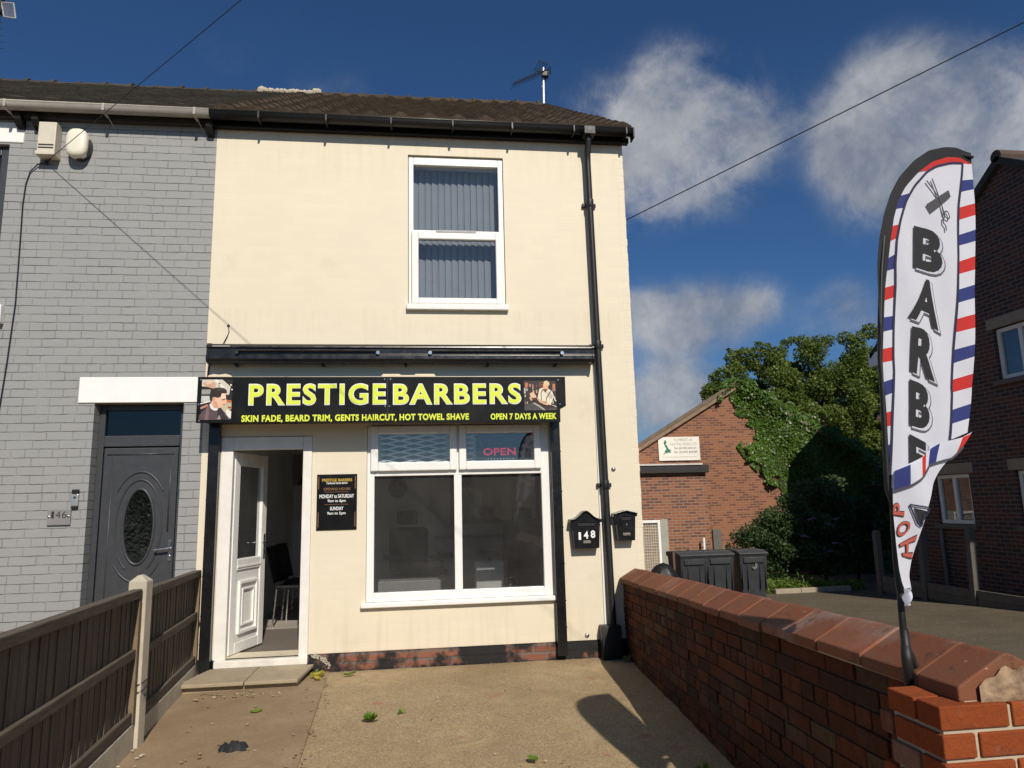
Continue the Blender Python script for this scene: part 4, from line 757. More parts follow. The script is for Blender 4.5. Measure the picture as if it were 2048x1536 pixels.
e = thing('wall_clock', (1.70, 4.58, 1.78), 'round dark clock on the back wall inside', 'clock')
b = MB(); b.lathe([(.15, 0), (.15, -.03), (.13, -.03), (.128, -.02)], (1.70, 4.598, 1.80), 28, 'y'); obj('case', b, m_black, e, 0, True)
b = MB(); b.lathe([(.127, 0), (.127, -.002)], (1.70, 4.576, 1.80), 28, 'y'); obj('dial', b, plain('clock_dial', (.05, .05, .05), .5), e)
b = MB(); b.box(1.697, 1.703, 4.570, 4.5725, 1.80, 1.89); b.box(1.70, 1.76, 4.5705, 4.573, 1.797, 1.803); obj('hands', b, m_wht, e)
e = thing('poster', (.42, 4.58, 2.05), 'portrait poster of a man with short dark hair above the chairs inside the door', 'poster')
b = MB(); b.box(.02, .55, 4.575, 4.597, 1.88, 2.36); obj('sheet', b, plain('poster_grey', (.3, .3, .3), .6), e)
PP = [((170, 150, 150), rc(0, 0, 100, 100)), ((60, 56, 54), [(20, 100), (35, 70), (65, 70), (85, 100)]), ((120, 104, 94), [(36, 30), (64, 30), (66, 55), (58, 74), (44, 74), (34, 55)]), ((26, 24, 22), [(34, 40), (32, 22), (42, 10), (60, 10), (69, 24), (66, 40), (62, 30), (40, 30)]), ((40, 34, 30), [(38, 60), (62, 60), (58, 76), (44, 76)]), ((30, 26, 24), [(40, 42), (48, 42), (48, 45), (40, 45)]), ((30, 26, 24), [(53, 42), (61, 42), (61, 45), (53, 45)])]
picture('portrait', PP, (.02, .55, 1.88, 2.36), (0, 100, 0, 100), e, 4.572)
t = thing('counter', (3.4, 4.3, 0), 'low pale counter with white towels along the back of the shop', 'counter')
b = MB(); b.box(2.3, 4.1, 4.05, 4.58, .15, 1.0); obj('cabinet', b, plain('counter_grey', (.4, .4, .4), .5), t, .01)
b = MB(); b.box(2.28, 4.12, 4.02, 4.59, 1.001, 1.035); obj('worktop', b, plain('dark_worktop', (.04, .04, .04), .3), t, .005)
t = thing('styling_mirror', (3.3, 4.58, 1.6), 'wide dark framed mirror above the counter inside', 'mirror')
b = MB(); b.frame(2.55, 4.0, 1.2, 2.1, .05, 4.55, 4.597); obj('frame', b, m_black, t, .005)
obj('mirror_glass', MB().add([(2.6, 4.58, 1.25), (3.95, 4.58, 1.25), (3.95, 4.58, 2.05), (2.6, 4.58, 2.05)], [(0, 1, 2, 3)]), plain('mirror', (.6, .6, .6), .03, 1), t)
b = MB(); b.box(2.72, 3.05, 1.55, 1.85, .15, .82); tag(obj('white_cabinet', b, plain('white_melamine', (.5, .5, .5), .5), None, .008), 'small pale cabinet standing behind the right window pane', 'cabinet')
b = MB(); b.box(1.62, 2.30, .75, 1.0, .15, .72); tag(obj('window_bench', b, plain('bench_grey', (.22, .22, .22), .6), None, .01), 'low grey bench just inside the left window pane', 'bench')
b = MB(); b.box(.28, .98, .30, 1.62, .150, .157); tag(obj('door_mat', b, plain('brown_mat', (.15, .125, .105), .9, 0, .12, 30, .2, 200)), 'brown mat on the floor inside the open shop door', 'mat')

# ------------------------------------------------------------ timber fence
fe = thing('timber_fence', (.12, -1.9, 0), 'weathered dark timber panel fence with a pale concrete post', 'fence')
def fx_(y): return .02 - .098 * y
m_timber = NB('weathered_fence_timber'); tb = m_timber; p_ = tb.pos(); mp = tb.new('ShaderNodeMapping'); mp.inputs['Scale'].default_value = (30, 30, 1.6); tb.link(p_, mp.inputs[0])
gn = tb.noise(mp.outputs[0], 1.6, 8, .62, .6); g = tb.new('ShaderNodeNewGeometry')
c = tb.mix(tb.ramp(gn, .3, .7), (.080, .067, .049), (.18, .152, .112)); c = tb.mix(tb.math('MULTIPLY', g.outputs['Random Per Island'], .55), c, (.085, .068, .048)); c = tb.mix(tb.ramp(tb.noise(p_, 2.4, 6, .65), .5, .75, 0, .5), c, (.075, .078, .055))
tb.set(c, .9, 0, tb.bump(gn, .5, .006), .2); m_timber = tb.m
m_rail = NB('weathered_rail'); tb = m_rail; p_ = tb.pos(); mp = tb.new('ShaderNodeMapping'); mp.inputs['Scale'].default_value = (20, 1.8, 30); tb.link(p_, mp.inputs[0])
gn = tb.noise(mp.outputs[0], 1.6, 8, .62, .6); c = tb.mix(tb.ramp(gn, .3, .7), (.075, .063, .047), (.155, .132, .10)); tb.set(c, .9, 0, tb.bump(gn, .4, .005), .2); m_rail = tb.m
m_conc = groundmat('fence_concrete', (.56, .50, .38), (.64, .58, .46), .2, (.6, .55, .44), 220, .3, None, (.42, .38, .27))
def slab_y(mb, ya, yb, za0, za1, zb0, zb1, off0, off1):
    vs = []
    for (y, z0, z1) in ((ya, za0, za1), (yb, zb0, zb1)):
        for o in (off0, off1):
            for z in (z0, z1): vs.append((fx_(y) + o, y, z))
    mb.add(vs, [(0, 1, 3, 2), (4, 6, 7, 5), (0, 4, 5, 1), (2, 3, 7, 6), (0, 2, 6, 4), (1, 5, 7, 3)])
def fpanel(ya, yb, top_a, top_b, bot):
    b = MB(); n = int(abs(yb - ya) / .098)
    for k in range(n):
        y0 = ya + (yb - ya) * k / n; y1 = ya + (yb - ya) * (k + 1.12) / n; ta = top_a + (top_b - top_a) * k / n; off = random.uniform(-.002, .002)
        vs = []
        for (y, o) in ((y0, .006), (y1, .0105)):
            for oo in (-.008, .014):
                for z in (bot, ta - .03): vs.append((fx_(y) + o + oo - .022 + off, y, z))
        b.add(vs, [(0, 1, 3, 2), (4, 6, 7, 5), (0, 4, 5, 1), (2, 3, 7, 6), (0, 2, 6, 4), (1, 5, 7, 3)])
    pn = obj('panel', b, m_timber, fe)
    H = top_a - bot
    for (f0, th_, dep) in ((1.0, .058, .034), (.55, .058, .028), (.085, .066, .028)):
        r_ = MB(); za = bot + (top_a - bot) * f0; zb = bot + (top_b - bot) * f0
        slab_y(r_, ya, yb, za - th_, za, zb - th_, zb, .0 if f0 < 1 else -.03, dep); obj('rail', r_, m_rail, pn, .006)
    for y in (ya, yb):
        r_ = MB(); s_ = .05 if yb < ya else -.05; y2 = y - s_ if y == ya else y + s_; tt = top_a if y == ya else top_b
        slab_y(r_, y, y2, bot, tt - .075, bot, tt - .075, -.006, .034); obj('stile', r_, m_timber if y == yb else plain('paler_stile', (.20, .145, .085), .85, 0, .2, 8), pn, .004)
    gv = MB(); slab_y(gv, ya, yb, -.05, bot - .006, -.05, bot - .006, -.02, .03); obj('gravel_board', gv, m_conc, fe, .006)
fpanel(-.02, -1.80, .965, .985, .145)
fpanel(-1.955, -4.45, 1.00, 1.03, .17)
po = MB(); x0 = fx_(-1.87) - .055
po.add([(x0, -1.94, -.1), (x0 + .115, -1.94, -.1), (x0 + .115, -1.825, -.1), (x0, -1.825, -.1), (x0, -1.94, 1.045), (x0 + .115, -1.94, 1.045), (x0 + .115, -1.825, 1.045), (x0, -1.825, 1.045), (x0 + .045, -1.91, 1.085), (x0 + .07, -1.91, 1.085), (x0 + .07, -1.855, 1.085), (x0 + .045, -1.855, 1.085)], [(0, 3, 2, 1), (0, 1, 5, 4), (1, 2, 6, 5), (2, 3, 7, 6), (3, 0, 4, 7), (4, 5, 9, 8), (5, 6, 10, 9), (6, 7, 11, 10), (7, 4, 8, 11), (8, 9, 10, 11)])
obj('post', po, m_conc, fe, .006)
tw = MB(); pts = []
for k in range(26):
    a = 2 * math.pi * k / 12; pts.append((x0 + .0575 + .064 * max(-1, min(1, 1.3 * math.cos(a))), -1.8825 + .064 * max(-1, min(1, 1.3 * math.sin(a))), .30 + .004 * k + .01 * math.cos(a)))
tw.tube(pts, .004, 6); tag(obj('tie_wire', tw, m_black), 'black wire tied round the pale concrete fence post', 'wire')
e = MB(); e.tube([(.012, -.02, .62), (.05, -.035, .60), (.06, -.03, .50), (.03, -.03, .36), (.01, -.02, .25)], .005, 6); tag(obj('loose_cable', e, m_black), 'loose black cable end sticking out beside the house corner and fence', 'cable')

# ------------------------------------------------------------ red brick garden wall
gwl = thing('garden_wall', (3.85, -2.5, 0), 'red brick garden wall with peaked tile coping between drive and yard', 'wall')
def wx(s): return 4.068 - .080 * s
def wzt(s): return .70 + .0375 * s            # top of brickwork
NBk = NB('red_wall_brick'); tb = NBk; p_ = tb.pos(); g = tb.new('ShaderNodeNewGeometry'); rnd = g.outputs['Random Per Island']
c = tb.mix(rnd, (.25, .055, .016), (.37, .092, .026)); rr = tb.math('FRACT', tb.math('MULTIPLY', rnd, 7.31)); c = tb.mix(tb.ramp(rr, .62, .8), c, (.19, .07, .045)); c = tb.mix(tb.ramp(rr, .93, .97), c, (.33, .2, .14))
c = tb.mix(tb.ramp(tb.noise(p_, 40, 5, .65), .45, .75, 0, .5), c, (.18, .055, .03)); c = tb.mix(tb.ramp(tb.noise(p_, 5, 6, .65), .60, .78, 0, .45), c, (.36, .22, .16))
c = tb.mix(tb.ramp(tb.noise(p_, 16, 7, .7), .56, .68, 0, .55), c, (.13, .05, .03)); tb.set(c, .92, 0, tb.bump(tb.noise(p_, 48, 8, .75), .9, .010), .15); m_rbrick = tb.m
NBs = NB('dark_wall_brick'); tb = NBs; p_ = tb.pos(); g = tb.new('ShaderNodeNewGeometry'); rnd = g.outputs['Random Per Island']  # darker brown brick for the long wall than for the end pier
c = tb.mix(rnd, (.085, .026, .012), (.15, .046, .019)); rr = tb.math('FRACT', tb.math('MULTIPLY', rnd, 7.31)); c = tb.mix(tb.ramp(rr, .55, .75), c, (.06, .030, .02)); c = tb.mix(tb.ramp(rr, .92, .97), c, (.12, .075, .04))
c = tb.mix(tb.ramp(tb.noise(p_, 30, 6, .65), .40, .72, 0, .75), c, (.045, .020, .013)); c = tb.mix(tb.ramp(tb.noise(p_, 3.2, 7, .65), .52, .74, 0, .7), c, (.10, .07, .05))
tb.set(c, .9, 0, tb.bump(tb.noise(p_, 75, 6, .7), .6, .006), .15); m_dkbrick = tb.m
m_mort = plain('dark_brown_mortar', (.065, .044, .030), .95, 0, .2, 14, .6, 60)
m_mortp = plain('fresh_pale_mortar', (.46, .39, .28), .95, 0, .12, 10, .7, 50)
core = MB(); core.grid(20, 1, lambda u, v: (wx(5.0 * u) + .008, -5.0 * u, (wzt(5.0 * u) + .0) if v > .5 else -.15))
core.add([(wx(0) + .2, 0, -.6), (wx(5.05) + .2, -5.05, -.6), (wx(5.05) + .2, -5.05, wzt(5.05)), (wx(0) + .2, 0, wzt(0))], [(0, 1, 2, 3)])
core.add([(wx(5.02), -5.02, -.3), (wx(5.02) + .2, -5.02, -.3), (wx(5.02) + .2, -5.02, wzt(5.02)), (wx(5.02), -5.02, wzt(5.02))], [(0, 1, 2, 3)])
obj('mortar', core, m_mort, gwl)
bk = MB(); hrow = .0765
for r_ in range(14):
    s = random.uniform(-.1, 0) - (.1125 if r_ % 2 else 0); hdr = (r_ % 4 == 2)
    while s < 5.0:
        ln = .1035 if hdr else .216; a = max(0.002, s); b_ = min(5.0, s + ln)
        if b_ - a > .02:
            j = random.uniform(-.003, .004); za = -(r_ + 1) * hrow + .006; zb = -r_ * hrow - .004; dz = random.uniform(-.002, .002); n_ = random.uniform(-.002, .002)
            vs = []
            for (ss_, nn) in ((a, n_), (b_, -n_)):
                for (o, zz) in ((-.004 + j + nn, za), (-.004 + j + nn, zb), (.10, za), (.10, zb)): vs.append((wx(ss_) + o, -ss_, wzt(ss_) + zz + dz))
            bk.add(vs, [(0, 1, 5, 4), (2, 6, 7, 3), (0, 2, 3, 1), (4, 5, 7, 6), (1, 3, 7, 5), (0, 4, 6, 2)])
        s += ln + .010
    # outer face rows left plain: hidden from the drive
ob = obj('bricks', bk, m_dkbrick, gwl, .004)
cpg = NB('red_coping_tile'); tb = cpg; p_ = tb.pos(); g = tb.new('ShaderNodeNewGeometry'); rnd = g.outputs['Random Per Island']
c = tb.mix(rnd, (.19, .062, .028), (.28, .10, .048)); c = tb.mix(tb.ramp(tb.noise(p_, 5, 7, .65), .45, .7, 0, .7), c, (.16, .085, .05)); c = tb.mix(tb.ramp(tb.noise(p_, 2.2, 5, .6), .54, .70, 0, .75), c, (.30, .22, .19)); c = tb.mix(tb.ramp(tb.noise(p_, 13, 7, .7), .58, .68, 0, .8), c, (.085, .045, .03)); c = tb.mix(tb.ramp(tb.noise(p_, 34, 3, .6), .70, .74, 0, .7), c, (.42, .38, .28)); c = tb.mix(tb.ramp(tb.noise(p_, 60, 4), .6, .75, 0, .5), c, (.12, .05, .03))
tb.set(c, .8, 0, tb.bump(tb.noise(p_, 60, 6, .7), .35, .006), .3); m_cop = tb.m
co = MB(); s = .015; joints = []
while s < 5.10:
    ln = .345 if s > 4.2 else random.choice((.30, .31, .29)); b_ = min(5.10, s + ln); joints.append(b_); dz = random.uniform(-.004, .004); dx = random.uniform(-.006, .004)
    vs = []
    for ss_ in (s, b_ - .009):
        ch = random.uniform(0, .008) if s < 3.2 else 0
        for (o, zz) in ((-.042, .004), (-.042, .046 - ch), (.112, .128), (.128, .132), (.145, .128), (.292, .046), (.292, .004)): vs.append((wx(ss_) + o + dx, -ss_, wzt(ss_) + zz + dz))
    n = 7; fs = [tuple(range(n)), tuple(range(2 * n - 1, n - 1, -1))] + [(i, i + n, (i + 1) % n + n, (i + 1) % n) for i in range(n)]
    co.add(vs, fs); s = b_
obj('coping', co, m_cop, gwl, .006)
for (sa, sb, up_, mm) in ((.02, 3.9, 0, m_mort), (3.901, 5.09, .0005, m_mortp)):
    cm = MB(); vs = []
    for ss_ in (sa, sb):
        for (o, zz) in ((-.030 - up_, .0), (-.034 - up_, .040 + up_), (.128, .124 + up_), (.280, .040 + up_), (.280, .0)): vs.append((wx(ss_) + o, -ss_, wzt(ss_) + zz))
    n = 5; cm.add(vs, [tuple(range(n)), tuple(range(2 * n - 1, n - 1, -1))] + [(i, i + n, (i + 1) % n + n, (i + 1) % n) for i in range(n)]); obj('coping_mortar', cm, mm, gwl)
# broken end of the coping: rough pale mortar
em = MB(); em.grid(22, 14, lambda u, v: (wx(5.1) + .012 + .25 * u, -5.1 - .004 - .016 * math.sin(math.pi * u) * random.uniform(.1, 1) * math.sin(math.pi * min(1, v + .15)), wzt(5.1) + .002 + v * (.03 + .062 * math.sin(math.pi * (u * .9 + .08)) * (1 + .15 * math.sin(u * 23)))))
obj('rough_mortar_end', em, plain('rough_end_mortar', (.25, .17, .105), .95, 0, .8, 14, 1.0, 40), gwl, 0, True)
# end pier
pc = MB(); X0 = 3.525; zt = .895
pc.box(X0 + .012, X0 + .62, -5.112, -4.90, -.3, zt - .008); obj('pier_mortar', pc, m_mortp, gwl)
pb = MB()
for r_ in range(13):
    z1 = zt - r_ * .0755; z0 = z1 - .064; off = 0 if r_ % 2 == 0 else -.112
    xx = X0 + (0 if r_ % 2 == 0 else 0); segs = [(0, .215), (.228, .443), (.456, .62)] if r_ % 2 == 0 else [(0, .102), (.116, .331), (.345, .56)]
    for k, (a, b_) in enumerate(segs):
        y1 = -4.835 if k == 0 else -5.0; j = random.uniform(-.002, .002)
        if k == 0 and r_ % 2 == 0: pb.box(X0 + j, X0 + .215, -5.122 + j, -5.022, z0, z1); pb.box(X0 + j, X0 + .1, -5.012, -4.89, z0, z1 - .001)
        elif k == 0: pb.box(X0 + j, X0 + .102, -5.122, -4.91, z0, z1); pb.box(X0 + j, X0 + .1, -4.90, -4.89 + .05, z0, z1)
        else: pb.box(X0 + a, X0 + b_, -5.122 + j, -5.03, z0, z1)
obj('pier_bricks', pb, m_rbrick, gwl, .004)

# ------------------------------------------------------------ litter on the drive
m_lg = leafmat('green_leaf', (.10, .20, .02), (.20, .33, .04), .3); m_ly = leafmat('yellow_leaf', (.45, .40, .04), (.55, .50, .10), .3); m_lb = leafmat('dry_leaf', (.30, .22, .11), (.45, .37, .22), .15); m_lp = plain('pale_scrap', (.62, .58, .48), .7, 0, .1, 20)
def leafmesh(s, curl):
    mb = MB(); n = 6; vs = []
    for i in range(n + 1):
        t = i / n; w_ = .30 * math.sin(math.pi * min(1, t * .93 + .04)) ** .8
        for k in (-1, 0, 1): vs.append(((t - .5) * s, k * w_ * s, .004 + curl * s * (abs(k) * .45 + (t - .5) ** 2)))
    mb.add(vs, [(i * 3 + k, i * 3 + k + 1, (i + 1) * 3 + k + 1, (i + 1) * 3 + k) for i in range(n) for k in (0, 1)]); return mb
def litter(name, m, s, curl, spots, label, group):
    src = None
    for (x, y, rz, sc_) in spots:
        if src is None: o = src = obj(name, leafmesh(s, curl), m)
        else: o = src.copy(); COL.objects.link(o)
        o.location = (x, y, .018); o.rotation_euler = (random.uniform(-.2, .2), random.uniform(-.2, .2), rz); o.scale = (sc_,) * 3
        tag(o, label, 'leaf', group)
litter('green_leaf', m_lg, .09, .3, [(.86, -1.30, .4, .9), (2.72, -2.70, 2.0, 1.0), (1.44, -.26, .2, 1.2)], 'green leaf lying on the drive', 'green leaves on the drive')
litter('yellow_leaf', m_ly, .09, .7, [(1.155, -.30, .4, 1.2), (1.19, -.25, 1.6, 1.0), (1.17, -.38, 2.6, .8)], 'yellow leaf by the right end of the doorstep', 'yellow leaves by the doorstep')
sp = [(.25 + random.uniform(0, .95), -.66 - random.uniform(0, .22), random.uniform(0, 6), random.uniform(.5, 1)) for _ in range(22)] + [(random.uniform(.3, 1.3), random.uniform(-3.2, -.7), random.uniform(0, 6), random.uniform(.35, .9)) for _ in range(34)] + [(jointx(y) + random.uniform(-.06, .06), y, random.uniform(0, 6), random.uniform(.4, .9)) for y in [random.uniform(-3, -.2) for _ in range(40)]] + [(random.uniform(1.4, 3.6), random.uniform(-3.2, -.3), random.uniform(0, 6), random.uniform(.3, .7)) for _ in range(26)]
litter('dry_leaf', m_lb, .042, .3, sp, 'small dry brown leaf scrap on the drive', 'dry leaf scraps on the drive')
sp = [(.25 + random.uniform(0, .95), -.66 - random.uniform(0, .15), random.uniform(0, 6), random.uniform(.5, 1)) for _ in range(14)] + [(random.uniform(.35, 3.4), random.uniform(-3.2, -.5), random.uniform(0, 6), random.uniform(.4, .9)) for _ in range(30)] + [(.27 + random.uniform(0, .1), random.uniform(-3, -1.9), random.uniform(0, 6), 1) for _ in range(8)]
litter('pale_scrap', m_lp, .026, .25, sp, 'tiny pale scrap on the drive', 'pale scraps on the drive')
def weed(x, y, n, s, label):
    mb = MB()
    for k in range(n):
        a = random.uniform(0, 6.28); d = random.uniform(.15, 1) * s; h_ = random.uniform(.15, .8) * s; w_ = .22 * s; p0 = Vector((x + random.uniform(-.3, .3) * s, y + random.uniform(-.3, .3) * s, .012)); p1 = p0 + Vector((math.cos(a) * d, math.sin(a) * d, h_)); sd = Vector((-math.sin(a), math.cos(a), 0)) * w_
        mb.add([p0, p0.lerp(p1, .6) + sd, p1, p0.lerp(p1, .6) - sd], [(0, 1, 2, 3)])
    tag(obj('weed', mb, m_lg), label, 'weed', None)
weed(1.72, -1.66, 46, .075, 'bright green weed growing from a crack in the middle of the drive'); weed(1.93, -1.52, 10, .045, 'tiny green weed sprig beside the larger weed on the drive'); weed(1.12, -.16, 14, .06, 'small weed at the wall foot by the doorstep'); weed(4.0, -.25, 12, .07, 'small weed in the shaded corner at the foot of the garden wall')
weed(3.62, -3.05, 16, .06, 'pale weed at the foot of the garden wall in shade')
mb = MB(); mb.grid(18, 10, lambda u, v: (.815 + .17 * u + .01 * math.sin(v * 9), -2.16 + .10 * v + .012 * math.sin(u * 11), .012 + .042 * max(0, math.sin(math.pi * u)) ** .5 * max(0, math.sin(math.pi * v)) ** .5 * (1 + .3 * math.sin(u * 17 + v * 9)) + .006 * math.sin(u * 31)))
tag(obj('black_rag', mb, plain('black_rag', (.016, .017, .02), .75, 0, .3, 30, .4, 60), None, 0, True), 'crumpled black rag lying on the path near the fence', 'rag')
ml = MB()
for k in range(60):
    t = k / 59; x = 1.065 + .16 * t + random.uniform(-.01, .01); z = .145 - .1 * t ** 2 + random.uniform(-.015, .015); s_ = random.uniform(.006, .016); ml.box(x, x + s_ * 1.6, -.028, -.010, z, z + s_)
tag(obj('plaster_splash', ml, plain('old_render', (.42, .38, .30), .9, 0, .2, 12), None, .004), 'pale mortar splash on the black plinth beside the doorstep', 'mortar')
# ------------------------------------------------------------ feather flag
fl = thing('feather_flag', (3.64, -4.85, .8), 'tall feather flag reading BARBER with red white and blue stripes', 'flag')
FY = -4.85
def FPt(x, z, lift=0.):
    u = x - 3.7
    y = .020 * math.sin(8.5 * u + 1.1 * z) * min(1, max(0, u * 3)) + .008 * math.sin(17 * u - 2.3 * z + 1) + .004 * math.sin(37 * u + 6 * z)
    if z < 1.78: y += .009 * math.sin(26 * u + 7 * z) * min(1, (1.78 - z) * 4)
    return (x, FY + y - lift, z)
def resamp(c, n):
    c = [Vector(p) for p in c]; d = [0]
    for i in range(1, len(c)): d.append(d[-1] + (c[i] - c[i - 1]).length)
    o = []; j = 0
    for k in range(n + 1):
        t = d[-1] * k / n
        while j < len(c) - 2 and d[j + 1] < t: j += 1
        o.append(c[j].lerp(c[j + 1], (t - d[j]) / max(1e-9, d[j + 1] - d[j])))
    return o
def smooth(c, n=300):
    c = resamp(c, n)
    for _ in range(6): c = [c[0]] + [(c[i - 1] + c[i] * 2 + c[i + 1]) / 4 for i in range(1, len(c) - 1)] + [c[-1]]
    return c
fo, fi, fll, frl, fre = (smooth(FD[k]) for k in ('outer', 'inner', 'lline', 'rline', 'redge'))
def bil0(q, u, v):
    TL, TR, BL, BR = q; return tuple((TL[i] * (1 - u) + TR[i] * u) * v + (BL[i] * (1 - u) + BR[i] * u) * (1 - v) for i in (0, 1))
cm = {'k': 0, 'r': 1, 'w': 2, 'b': 3, 'n': 4, 'g': 5}
fmats = [clothmat('flag_black', (.012, .012, .014), .05), clothmat('flag_red', (.66, .035, .03), .3), clothmat('flag_white', (.78, .80, .88), .32), clothmat('flag_blue', (.035, .05, .22), .3), clothmat('flag_navy_line', (.02, .02, .06), .1), clothmat('flag_grey', (.07, .07, .08), .1)]
def strip(mb, A_, B_, cols, lift=0., colr='w'):
    n = len(A_) - 1; mb.cur = cm[colr]
    mb.add([FPt(*A_[j].lerp(B_[j], i / cols), lift) for j in range(n + 1) for i in range(cols + 1)], [(j * (cols + 1) + i, j * (cols + 1) + i + 1, (j + 1) * (cols + 1) + i + 1, (j + 1) * (cols + 1) + i) for j in range(n) for i in range(cols)])
def sub(c, z0, z1, n):                                  # part of a curve between two heights (after its top)
    i0 = next((i for i, p in enumerate(c) if p[1] <= z0 and i > 0), 0) if z0 is not None else 0
    i1 = next((i for i, p in enumerate(c) if p[1] <= z1 and i > i0), len(c) - 1)
    if z0 is not None and c[0][1] < z0: i0 = 0
    return resamp(c[i0:i1 + 1] if i1 > i0 else [c[i0], c[min(i0 + 1, len(c) - 1)]], n)
cl = MB()
strip(cl, fo, fi, 3, 0, 'k')
seq = ['w', 'b', 'w', 'r']
lz = FD['lo']; iz = FD['li']
def after_top(c):                                       # drop the rising start so that heights fall steadily
    k = max(range(len(c)), key=lambda i: c[i][1]); return k
ki = after_top(fi); kl = after_top(fll)
fiD = fi[ki:]; llD = fll[kl:]
a = [p for p in fi if p[1] >= lz[0] or fi.index(p) < ki]; b_ = [p for p in fll if p[1] >= iz[0] or fll.index(p) < kl]
strip(cl, resamp(a, 24), resamp(b_, 24), 2, 0, 'r')
for k in range(len(lz) - 1): strip(cl, sub(fiD, lz[k], lz[k + 1], 6), sub(llD, iz[k], iz[k + 1], 6), 2, 0, seq[k % 4])
strip(cl, resamp(fll, 120), resamp(frl, 120), 14, 0, 'w')
rz_, oz = FD['ri'], FD['ro']
strip(cl, resamp([fll[0], frl[0], frl[1]], 4), resamp([fi[0], fre[0], fre[1]], 4), 2, 0, 'r')
for k in range(len(rz_) - 1):
    A_ = sub(frl, rz_[k], rz_[k + 1], 6) if k else resamp([frl[0]] + sub(frl, rz_[0], rz_[1], 5), 6)
    strip(cl, A_, sub(fre, oz[k], oz[k + 1], 6), 4, 0, seq[k % 4])
# navy piping
def piping(mb, c, w_, lift, col='n'):
    A_ = []; B_ = []
    for i, p in enumerate(c):
        t = (c[min(i + 1, len(c) - 1)] - c[max(i - 1, 0)]).normalized(); nn = Vector((-t[1], t[0])) * w_; A_.append(p - nn); B_.append(p + nn)
    strip(mb, A_, B_, 1, lift, col)
piping(cl, resamp(fll, 140), .0038, .003); piping(cl, resamp(frl, 120), .0042, .003)
# folded lower half
ll, lr = smooth(FD['low_left'], 120), smooth(FD['low_right'], 120)
strip(cl, ll, lr, 10, .022, 'w')
bt, bb_ = smooth(FD['band_top'], 100), smooth(FD['band_bot'], 100)
for (t0, t1, c_) in ((0, 17, 'b'), (17, 33, 'w'), (33, 41, 'r'), (41, 49, 'w'), (49, 63, 'b'), (63, 88, 'w'), (88, 100, 'r')): strip(cl, bt[t0:t1 + 1], bb_[t0:t1 + 1], 4, .027, c_)
piping(cl, bb_, .0035, .030, 'g')
tp = FD['tip']; cl.cur = cm['w']; tq = [tp[0], tp[1], tp[3], tp[2]]
cl.grid(8, 10, lambda u, v: FPt(*bil0(tq, u * (1 - .35 * v * v) + .12 * v * v, 1 - v), .016 + .022 * math.sin(math.pi * u) + .006 * math.sin(9 * v + 5 * u)))
co_ = obj('cloth', cl, fmats, fl, 0, True)
def bil(q, u, v):
    TL, TR, BL, BR = q; return ((TL[0] * (1 - u) + TR[0] * u) * v + (BL[0] * (1 - u) + BR[0] * u) * (1 - v), (TL[1] * (1 - u) + TR[1] * u) * v + (BL[1] * (1 - u) + BR[1] * u) * (1 - v))
def subdiv(v, f, mx=.12):
    # split long triangles so that the letters follow the cloth
    vs = list(v); tr = []
    for fc in f:
        for i in range(1, len(fc) - 1): tr.append((fc[0], fc[i], fc[i + 1]))
    for _ in range(5):
        nt_ = []; mid = {}
        def mp_(a, b2):
            k = (min(a, b2), max(a, b2))
            if k not in mid: mid[k] = len(vs); vs.append(((vs[a][0] + vs[b2][0]) / 2, (vs[a][1] + vs[b2][1]) / 2))
            return mid[k]
        L2 = lambda a, b2: math.hypot(vs[a][0] - vs[b2][0], vs[a][1] - vs[b2][1]) > mx
        ch = False
        for (a, b2, c2) in tr:
            e = (L2(a, b2), L2(b2, c2), L2(c2, a)); k = sum(e)
            if k == 0: nt_.append((a, b2, c2)); continue
            ch = True
            if k == 3: m1_, m2_, m3_ = mp_(a, b2), mp_(b2, c2), mp_(c2, a); nt_ += [(a, m1_, m3_), (m1_, b2, m2_), (m3_, m2_, c2), (m1_, m2_, m3_)]
            else:
                while not e[0]: a, b2, c2 = b2, c2, a; e = (e[1], e[2], e[0])
                m1_ = mp_(a, b2)
                if k == 1: nt_ += [(a, m1_, c2), (m1_, b2, c2)]
                elif e[1]: m2_ = mp_(b2, c2); nt_ += [(m1_, b2, m2_), (a, m1_, m2_), (a, m2_, c2)]
                else: m3_ = mp_(c2, a); nt_ += [(a, m1_, m3_), (m1_, b2, c2), (m3_, m1_, c2)]
        tr = nt_
        if not ch: break
    return vs, tr
def flagtext(ch, q, lift, off, dx=0., dz=0., extra=0., clip=None):
    v, f = glyphs(ch, off); ref = v
    if extra: v, f = glyphs(ch, off + extra)
    u, tr = subdiv(fit(v, ref), f)
    mb = MB(); pts = [bil(q, a, b2) for a, b2 in u]
    pts = [(x + dx, z + dz) for x, z in pts]
    mb.add([FPt(x, z, lift) for x, z in pts], tr); return mb
m_ink = clothmat('flag_ink', (.016, .016, .018), .08); m_line = fmats[5]
for ch, q in FD['letters']:
    obj('letter_outline', flagtext(ch, q, .0036, .042, .010, -.012, .014), clothmat('outline_grey', (.11, .11, .13), .1), co_)
    obj('letter_gap', flagtext(ch, q, .0048, .042, .009, -.010, -.004), fmats[2], co_)
    obj('lettering', flagtext(ch, q, .0062, .042), m_ink, co_)
m_salm = clothmat('flag_salmon', (.62, .13, .09), .3)
for ch, q in FD['shop']:
    obj('letter_outline', flagtext(ch, q, .0262, .02, 0, 0, .028), m_ink, co_); obj('red_lettering', flagtext(ch, q, .0285, .016), m_salm, co_)
E2 = MB(); E2.poly([FPt(x, z, .026) for x, z in FD['E2a']]); obj('letter_fragment', E2, m_ink, co_)
E3 = MB()
c = [Vector(p) for p in FD['E2']]; piping(E3, resamp(c + [c[0]], 30), .0025, .028); obj('letter_fragment_outline', E3, fmats, co_)
